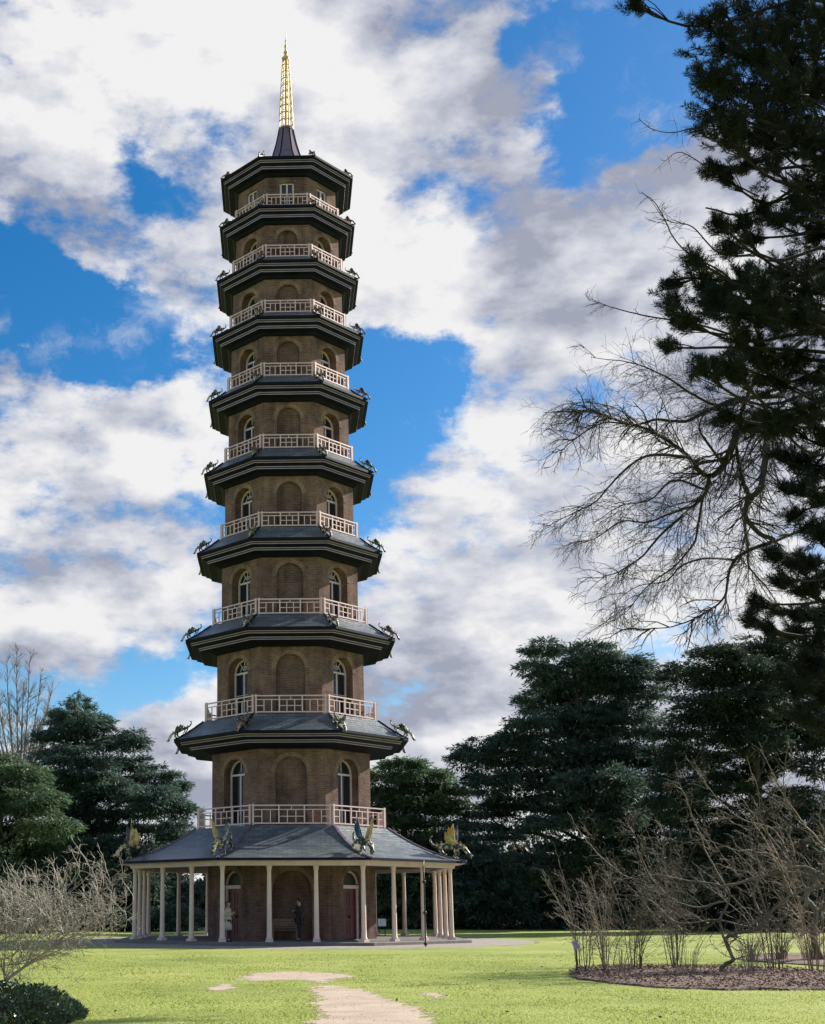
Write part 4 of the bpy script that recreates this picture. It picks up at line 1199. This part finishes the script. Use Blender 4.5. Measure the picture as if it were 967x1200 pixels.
cedar('cedar_tree', 'dark cedar behind the bare shrubs near the right edge', 888, 84, (880, 752),
      [(800, 792, 34, 10), (818, 832, 40, 12), (800, 862, 40, 12), (802, 900, 44, 12), (790, 935, 44, 12), (840, 768, 36, 8), (890, 762, 44, 9), (940, 775, 40, 9), (870, 790, 55, 11), (925, 800, 50, 11), (975, 795, 36, 12), (835, 808, 34, 9), (880, 822, 50, 10), (945, 828, 44, 10), (850, 850, 44, 9), (910, 856, 40, 9), (965, 860, 36, 10), (830, 885, 36, 9), (900, 895, 36, 7), (960, 900, 36, 8), (850, 925, 44, 10), (935, 935, 40, 8), (820, 960, 44, 11), (890, 965, 44, 10), (960, 975, 40, 10), (840, 1000, 50, 12), (920, 1010, 50, 12), (980, 1015, 36, 13), (800, 1035, 50, 14), (870, 1045, 55, 14), (950, 1050, 50, 14), (830, 1075, 60, 11), (910, 1078, 60, 11), (980, 1076, 50, 12), (870, 840, 50, 11), (930, 845, 50, 11), (880, 870, 50, 11), (935, 880, 50, 10), (870, 910, 46, 11), (910, 945, 46, 11), (960, 950, 40, 10), (860, 980, 50, 12), (930, 990, 50, 12), (900, 1030, 54, 13), (820, 990, 40, 11)],
      M['cedar_dark'], 1.0, .33, 2.6, .55)

# shady undergrowth below and behind the trees, one mass
k = 60000
x = rng.uniform(-40, 75, k); y = rng.uniform(99, 112, k)
hh = np.where(x > 14, 7.2, 6.0) + 1.6 * np.sin(x * .31) + 1.2 * np.sin(x * .83 + 1) + .8 * np.sin(x * 2.1)
hh = np.where((x > 21) & (x < 28), hh * .72, hh)
z = rng.uniform(0, 1, k) ** .9 * hh
V = leaves(np.c_[x, y, z], rng.normal(0, 1, (k, 3)), rng.uniform(.4, .9, k), rng.uniform(.25, .5, k), 1.)
tag(link('woodland_undergrowth', quad_mesh('woodland_undergrowth', V), M['undergrowth']), 'dark mass of evergreen undergrowth along the far edge of the lawn', 'undergrowth', kind='stuff')


# ---- bare trees
def bare_tree(name, label, limbs_px, Y, par, mat, base, zwob=1.2, cat='tree', twig_mat=None, px_is_world=False, wig=.012):
    t = thing(name, base, label, cat)
    b = np.array(base, float)
    big, tw = [], []
    for item in limbs_px:
        pts, r0, r1 = item[:3]; yy = item[3] if len(item) > 3 else Y
        if px_is_world: P = np.array(pts, float)
        else:
            dz = np.cumsum(rng.normal(0, zwob * .5, len(pts))) * .5
            P = np.array([at(x, y, yy + q) for (x, y), q in zip(pts, dz)])
        S_ = smooth_path(P, None, wig)
        rr = np.linspace(r0, r1, len(S_))
        big.append((S_ - b, rr))
        ln = []; thin = (not px_is_world) and r0 <= .03 and max(q_[1] for q_ in pts) < 425; grow(ln, S_, (r0 + r1) / 2, 1 if thin else 0, par)
        tw += [(p - b, r) for p, r in ln]
    link('trunk', tubes_mesh('trunk', big), mat, t)
    if tw: link('twigs', tubes_mesh('twigs', tw), twig_mat or mat, t)
    return t, len(tw)


def z6(L): return [(x / 2.635 + 600, y / 2.635 + 350) for x, y in L]


tb = np.array([15.5, 21.5, 0.])
trunk_w = [tb, tb + [-.2, .6, 5], tb + [-.8, 2., 10], tb + [-1.4, 3.5, 14], tb + [-2.1, 4.6, 18]]
YB = 26.
bare = [
    (z6([(1060, 330), (900, 370), (760, 400), (695, 400), (680, 440), (650, 510), (610, 545), (570, 520), (540, 480), (470, 430), (400, 395), (330, 375), (250, 345), (190, 345)]), .11, .008),
    (z6([(610, 545), (600, 600), (560, 640), (510, 680), (460, 720), (400, 790), (330, 840), (270, 860)]), .055, .008),
    (z6([(560, 640), (500, 660), (420, 690), (340, 690), (260, 740), (200, 760)]), .03, .006),
    (z6([(590, 610), (575, 700), (560, 760), (500, 830), (430, 880), (360, 960), (300, 1010)]), .035, .006),
    (z6([(1000, 300), (860, 350), (800, 400), (785, 520), (770, 590), (735, 625), (725, 680), (770, 730), (810, 750), (740, 780), (690, 810), (670, 870), (660, 930), (600, 980), (500, 1020), (390, 1030)]), .085, .008),
    (z6([(735, 625), (720, 700), (732, 770), (740, 830), (800, 900), (830, 960)]), .045, .008),
    (z6([(810, 750), (880, 720), (960, 690), (1050, 620)]), .03, .05),
    (z6([(545, 490), (470, 480), (400, 490), (330, 540), (260, 620), (190, 660), (110, 705)]), .04, .006),
    (z6([(690, 440), (705, 540), (735, 625)]), .045, .05),
    (z6([(840, 300), (700, 310), (620, 340), (540, 375), (450, 370), (380, 385), (280, 375), (190, 430), (150, 470)]), .055, .006),
    (z6([(860, 260), (660, 330), (560, 300), (470, 240), (380, 200), (240, 175)]), .045, .006),
    (z6([(600, 590), (500, 560), (430, 620), (340, 640), (250, 700)]), .03, .005),
    (z6([(400, 395), (330, 345), (240, 325), (150, 335), (90, 370)]), .016, .004),
    (z6([(690, 810), (600, 800), (520, 830), (470, 880), (380, 900), (300, 960)]), .03, .005),
    (z6([(650, 510), (600, 440), (580, 400), (600, 330)]), .035, .012),
    (z6([(560, 520), (500, 400), (460, 300), (420, 250)]), .02, .005),
    ([(870, 148), (824, 147), (786, 154), (763, 148), (748, 136)], .022, .006),
    ([(885, 300), (843, 296), (812, 266), (782, 258), (763, 235)], .025, .005),
    ([(900, 420), (860, 330), (800, 290), (770, 240), (752, 225)], .03, .005),
    ([(880, 400), (820, 380), (760, 370), (720, 360), (690, 350)], .03, .005),
    ([(890, 230), (850, 210), (800, 180), (780, 190)], .022, .005),
    ([(940, 400), (890, 440), (870, 480), (864, 505)], .05, .045),
]
par_b = [(.125, 1.5, .8, -.42, .40, .14), (.16, .75, .75, -.32, .5, .16), (.22, .42, .75, -.2, .6, .18)]
MINR = .0042
t, nt_ = bare_tree('bare_tree', 'leafless tree with drooping tangled branches in front of the sky at right', bare, YB, par_b, M['bare_bark'], tb)
link('lower_trunk', tubes_mesh('lower_trunk', [(smooth_path(trunk_w, 20) - tb, np.linspace(.30, .12, 17))]), M['bare_bark'], t)
print('bare twigs', nt_)

# far leafless tree at the left
fb_ = at(22, 1000, 118); fb_[2] = 0
far = []
for (x, y) in [(-5, 790), (8, 772), (20, 765), (35, 775), (48, 790), (60, 815), (70, 850), (-15, 830), (55, 845), (28, 800)]:
    far.append(([(22, 1000), (22 + (x - 22) * .15, 930), (22 + (x - 22) * .5, 880), (22 + (x - 22) * .85, 830 + (y - 800) * .3), (x, y)], .14, .03))
MINR = .012
par_f = [(.36, 2.8, .5, .25, .4, .1), (.34, 1.4, .5, .2, .6, .1), (.4, .8, .5, .15, .8, .1)]
bare_tree('bare_tree', 'pale leafless tree rising behind the cedars at the far left', [([(22, 1080), (22, 1040), (22, 1000)], .3, .2)] + far, 118, par_f, M['twig_far'], fb_, 3.)

# ---- left bare shrub with a leaning trunk
sb0 = gnd(-14, 1160)
Ys = sb0[1]
L = []
main = [(-14, 1160), (5, 1150), (30, 1132), (58, 1112), (80, 1092)]
L.append((main, .036, .022, Ys))
MINR = .005
for i in range(44):
    x0, y0 = [(5, 1148), (30, 1132), (58, 1112), (75, 1096), (-30, 1140)][i % 5]
    x1 = rng.uniform(-40, 150); y1 = rng.uniform(990, 1070) + max(0, x1 - 90) * .35
    mx, my = (x0 + x1) / 2 + rng.normal(0, 14), (y0 + y1) / 2 + rng.normal(0, 12)
    L.append(([(x0, y0), (x0 + (mx - x0) * .5 + rng.normal(0, 5), y0 + (my - y0) * .6), (mx, my), (x1 + rng.normal(0, 8), (y1 + my) / 2)  , (x1, y1)], .013, .005, Ys + rng.normal(0, .6)))
par_s = [(.18, .85, .8, -.1, .5, .2), (.18, .48, .8, -.15, .65, .22), (.28, .25, .8, -.1, .8, .22)]
t, nt_ = bare_tree('bare_shrub', 'tangled pale leafless shrub with a leaning stem at the lower left', L, Ys, par_s, M['twig_pale'], sb0, .8, 'shrub')
print('left shrub twigs', nt_)

# low evergreen cover in the lower left corner
k = 9000
cx_, cy_ = -3.25, 18.9
a = rng.uniform(0, 2 * np.pi, k); rr = np.sqrt(rng.uniform(0, 1, k))
x = cx_ + .98 * rr * np.cos(a); y = cy_ + 2.2 * rr * np.sin(a)
hgt = .42 * np.clip(1 - rr ** 2.2, 0.05, 1) * (1 + .35 * np.sin(x * 5) * np.sin(y * 4.3))
z = hgt * rng.uniform(.35, 1.05, k)
d = np.c_[np.cos(a), np.sin(a), rng.normal(.35, .5, k)] + rng.normal(0, .6, (k, 3))
base = np.array([cx_, cy_, 0.])
t = thing('evergreen_shrub', base, 'low dark evergreen shrub with small glossy leaves in the lower left corner', 'shrub')
link('leaves', quad_mesh('leaves', leaves(np.c_[x, y, z] - base, d, rng.uniform(.05, .10, k), rng.uniform(.03, .055, k), .7)), M['laurel'], t)
ln = []
for i in range(60):
    q = rng.uniform(0, 2 * np.pi); r_ = rng.uniform(0, 1.05)
    p0 = np.array([r_ * math.cos(q) * .6, r_ * math.sin(q) * .8, 0]); p1 = np.array([r_ * math.cos(q), r_ * math.sin(q) * 1.2, .3 * (1 - (r_ / 1.8) ** 2)])
    ln.append((np.array([p0, (p0 + p1) / 2 + [0, 0, .08], p1]), [.012, .009, .005]))
link('stems', tubes_mesh('stems', ln), M['twig_brown'], t)


# ---- shrubs of the mulch bed
def stem_shrub(px, py, n_, hpx, spread, label, mat, Yoff=0., r0=.012, par=None, lean=0., twist=.1):
    b = gnd(px, py); lines = []
    pxm = b[1] / F
    for i in range(n_):
        a = rng.uniform(0, 2 * np.pi); q = rng.uniform(0, .25)
        p = b + np.array([math.cos(a) * q, math.sin(a) * q, 0])
        H = hpx * pxm * rng.uniform(.55, 1.05); s = spread * pxm * rng.uniform(.2, 1.)
        e = p + np.array([math.cos(a) * s + lean * pxm, math.sin(a) * s * .7, H])
        m1 = p + (e - p) * .35 + np.array([-math.cos(a) * s * .18, 0, .10 * H]); m2 = p + (e - p) * .7 + np.array([-math.cos(a) * s * .08, 0, .08 * H])
        S_ = smooth_path([p, m1, m2, e], 10, twist * .1)
        lines.append((S_, np.linspace(r0 * rng.uniform(.7, 1.2), r0 * .3, len(S_))))
        if par: grow(lines, S_, r0 * .7, 0, par)
    t = thing('bare_shrub', b, label, 'shrub', 'leafless shrubs of the mulch beds')
    link('stems', tubes_mesh('stems', [(p - b, r) for p, r in lines]), mat, t)
    return t, len(lines)


par_t = [(.22, .65, .5, .10, .6, .14), (.25, .3, .5, .05, .8, .16)]
par_t2 = [(.27, .85, .85, .05, .55, .2), (.26, .45, .8, -.05, .7, .24)]
MINR = .0042
tot = 0
for args in [
    (683, 1138, 15, 125, 62, 'leafless brown shrub at the left end of the mulch bed', M['twig_brown']),
    (709, 1140, 15, 120, 70, 'second leafless shrub from the left end of the mulch bed', M['twig_straw']),
    (742, 1139, 15, 150, 78, 'dense brown leafless shrub left of the crooked little tree', M['twig_brown']),
    (792, 1138, 14, 185, 85, 'tall leafless shrub just left of the crooked trunk in the bed', M['twig_brown']),
    (908, 1140, 14, 180, 90, 'tall leafless shrub just right of the crooked trunk in the bed', M['twig_brown']),
    (957, 1141, 14, 190, 85, 'leafless shrub in the mulch bed at the right edge', M['twig_straw']),
]:
    t, c = stem_shrub(*args, par=par_t2, r0=.013, twist=.35); tot += c
for i, (x, lab) in enumerate([(728, 'tuft of pale straw stems near the left part of the mulch bed'), (806, 'spreading tuft of pale cut stems in the middle of the mulch bed'), (878, 'tuft of pale straw stems right of the crooked trunk')]):
    t, c = stem_shrub(x, 1144 + 2 * (i == 1), 24, 48 + 8 * i, 30, lab, M['twig_straw'], r0=.008); tot += c
for i, (x, lab) in enumerate([(880, 'stand of upright tan stems in the rear bed, left one'), (915, 'stand of upright tan stems in the rear bed, middle one'), (950, 'stand of upright tan stems in the rear bed, at the right edge')]):
    t, c = stem_shrub(x, 1127, 60, 34 + 3 * i, 26, lab, M['twig_straw'], r0=.010); tot += c
print('shrub stems', tot)

# crooked little tree of the bed
def z3(L): return [(x / 2.635 + 600, y / 2.635 + 950) for x, y in L]
cb = gnd(845, 1142); Yc = cb[1]
crook = [
    (z3([(640, 505), (655, 480), (680, 465), (660, 430), (655, 395), (690, 375), (740, 360), (770, 320), (800, 290), (850, 250), (930, 220)]), .055, .03),
    (z3([(655, 395), (640, 340), (660, 280), (640, 230), (600, 160), (560, 60), (520, -40), (490, -130)]), .035, .008),
    (z3([(770, 320), (750, 250), (770, 170), (740, 60), (760, -60), (720, -180)]), .035, .008),
    (z3([(640, 230), (540, 215), (450, 200), (380, 215), (300, 170), (220, 90), (170, 10)]), .03, .007),
    (z3([(850, 250), (830, 150), (860, 40), (830, -80), (850, -200)]), .03, .007),
    (z3([(640, 235), (760, 210), (840, 185), (920, 190), (1000, 215)]), .035, .04),
    (z3([(660, 280), (560, 290), (470, 240), (400, 120), (380, 20)]), .025, .006),
    (z3([(740, 360), (620, 330), (500, 330), (420, 260), (330, 240), (250, 260)]), .025, .006),
    (z3([(850, 130), (800, 60), (700, 20), (620, -60), (560, -170)]), .025, .006),
    (z3([(650, 330), (560, 380), (490, 330), (420, 300)]), .02, .006),
]
par_c = [(.19, 1.05, .8, -.05, .42, .22), (.17, .55, .8, -.08, .6, .24), (.22, .28, .75, -.05, .8, .24)]
MINR = .0038
t, nt_ = bare_tree('crooked_tree', 'small crooked leafless tree with twisted stem standing in the mulch bed', crook, Yc, par_c, M['twig_brown'], cb, .7, wig=.035)
print('crooked twigs', nt_)
cb2 = gnd(962, 1127); Yc2 = cb2[1]
crook2 = [
    (z3([(955, 465), (935, 390), (945, 320), (912, 275), (930, 240), (970, 205), (1040, 170)]), .10, .06),
    (z3([(912, 275), (860, 255), (835, 215), (850, 165), (830, 110), (780, 40), (740, -60)]), .05, .012),
    (z3([(970, 205), (900, 175), (840, 180), (760, 200), (690, 190), (620, 170)]), .05, .01),
    (z3([(1040, 170), (960, 110), (900, 40), (850, -30), (800, -120), (760, -200)]), .04, .01),
    (z3([(930, 240), (985, 120), (960, 10), (990, -120)]), .04, .01),
    (z3([(945, 320), (880, 320), (800, 340), (730, 300), (660, 310)]), .03, .008),
    (z3([(850, 165), (780, 130), (700, 120), (600, 90), (520, 100)]), .028, .007),
]
t, nt_ = bare_tree('crooked_tree', 'gnarled leafless tree with thick twisted limbs at the right edge behind the bed', crook2, Yc2, par_c, M['twig_brown'], cb2, .9, wig=.04)
print('crooked2 twigs', nt_)

# ---- near pine
def pine():
    tb_ = np.array([9.6, 16.6, 0.])
    t = thing('pine_tree', tb_, 'big dark pine with ragged needle tufts reaching in from the right edge', 'tree')
    trunk = smooth_path([tb_, tb_ + [.1, 0, 5], tb_ + [-.05, .1, 10], tb_ + [.15, 0, 15], tb_ + [.1, 0, 19]], 24)
    # boughs: photo outline points (tip of the bough) and how far they sit from the camera
    tips = [  # x, y, spread
        (745, 3, 14), (832, 20, 26), (845, 52, 28), (870, 15, 32), (880, 60, 34), (905, 30, 34), (930, 10, 34), (955, 40, 34), (915, 65, 30), (830, 85, 22), (850, 100, 26), (945, 85, 32), (965, 20, 30),
        (838, 120, 26), (848, 150, 30), (880, 110, 34), (905, 135, 36), (935, 120, 36), (960, 140, 36), (870, 155, 32), (900, 165, 34), (935, 160, 34), (965, 175, 34), (920, 100, 30), (950, 100, 30),
        (835, 195, 10), (848, 205, 14), (925, 200, 24), (950, 210, 28), (900, 195, 16), (915, 225, 20), (955, 240, 26), (870, 195, 10), (935, 235, 18),
        (826, 245, 14), (842, 260, 14), (868, 262, 14), (890, 245, 14), (880, 280, 14), (920, 255, 20), (960, 270, 26),
        (783, 335, 14), (790, 355, 18), (800, 375, 16), (815, 305, 12), (822, 330, 22), (840, 345, 26), (865, 330, 30), (890, 345, 34), (915, 320, 34), (940, 340, 34), (960, 310, 34), (855, 290, 14), (835, 360, 26),
        (870, 365, 28), (900, 375, 28), (930, 370, 28), (955, 380, 30), (780, 405, 9), (820, 430, 12), (840, 425, 22), (860, 430, 24), (885, 415, 26), (905, 440, 26), (930, 420, 28), (955, 440, 28), (870, 395, 22), (850, 490, 14),
        (880, 490, 22), (900, 495, 22), (920, 500, 20), (945, 480, 28), (965, 510, 24), (915, 530, 18), (940, 540, 22), (960, 550, 24), (925, 570, 14), (945, 575, 18), (965, 585, 18),
        (930, 605, 12), (950, 615, 18), (968, 625, 20), (905, 650, 12), (925, 660, 12), (945, 690, 20), (965, 680, 22), (915, 680, 12), (945, 660, 18), (960, 720, 22), (940, 720, 16), (885, 705, 14), (880, 725, 12), (900, 735, 10), (910, 715, 12), (930, 740, 18), (955, 750, 20),
        (950, 775, 22), (930, 800, 22), (960, 810, 26), (945, 840, 22), (968, 850, 20), (965, 780, 22), (915, 790, 10),
        (1000, 60, 45), (1000, 150, 45), (1000, 250, 40), (1000, 340, 45), (1000, 430, 40), (1005, 520, 40), (1005, 620, 36), (1005, 720, 40), (1005, 820, 40), (1040, 100, 45), (1040, 220, 45), (1040, 380, 45), (1040, 560, 45), (1045, 760, 45)]
    limbs = []; PP = []; DD = []; LN = []
    for (x, y, s) in tips:
        Y = 15.6 + rng.uniform(-1.3, 1.6)
        c = at(x, y, Y); pxm = np.linalg.norm(c - np.array([0, 0, CH])) / 1650
        sr = s * pxm
        i = int(np.argmin(np.abs(trunk[:, 2] - (c[2] + rng.uniform(-.8, .5)))))
        a = trunk[i]
        lp = smooth_path([a, a + (c - a) * .35 + [0, rng.normal(0, .2), rng.uniform(-.1, .5)], a + (c - a) * .75 + [0, rng.normal(0, .15), rng.uniform(-.35, .15)], c], 12, .02)
        limbs.append((lp, np.linspace(.036, .012, len(lp))))
        # short shoots around the bough end, each ending in a tuft
        if 180 < y < 300 and x < 985 and rng.uniform() < .2: continue
        ns = max(5, int(s * 1.25))
        for q in range(ns):
            p0 = lp[-1 - rng.integers(0, 3)]
            off = rng.normal(0, .46, 3) * sr * np.array([1.0, 1.2, .72]) - np.array([0, 0, .15 * sr])
            e = c + off + np.array([0, 0, .03])
            limbs.append((np.array([p0, (p0 + e) / 2 + rng.normal(0, .03, 3), e]), [.010, .008, .005]))
            dv = e - p0; dv /= np.linalg.norm(dv) + 1e-9; dv = dv + [0, 0, .5]; dv /= np.linalg.norm(dv)
            k_ = 120
            tt = rng.uniform(-.16, .06, k_)
            base_ = e + dv * tt[:, None]
            nd = rng.normal(0, 1, (k_, 3)); nd -= (nd @ dv)[:, None] * dv; nd /= np.linalg.norm(nd, axis=1, keepdims=True) + 1e-9
            d = nd * rng.uniform(.5, 1., k_)[:, None] + dv * rng.uniform(.3, 1.0, k_)[:, None]
            PP.append(base_); DD.append(d); LN.append(rng.uniform(.06, .115, k_))
    PP = np.concatenate(PP); DD = np.concatenate(DD); LN = np.concatenate(LN)
    link('trunk', tubes_mesh('trunk', [(trunk - tb_, np.linspace(.33, .12, len(trunk)))]), M['pine_bark'], t)
    link('branches', tubes_mesh('branches', [(p - tb_, r) for p, r in limbs]), M['pine_bark'], t)
    link('needles', quad_mesh('needles', leaves(PP - tb_, DD, LN, .0075, 1., .4)), M['pine'], t)
    print('needles', len(PP))
pine()
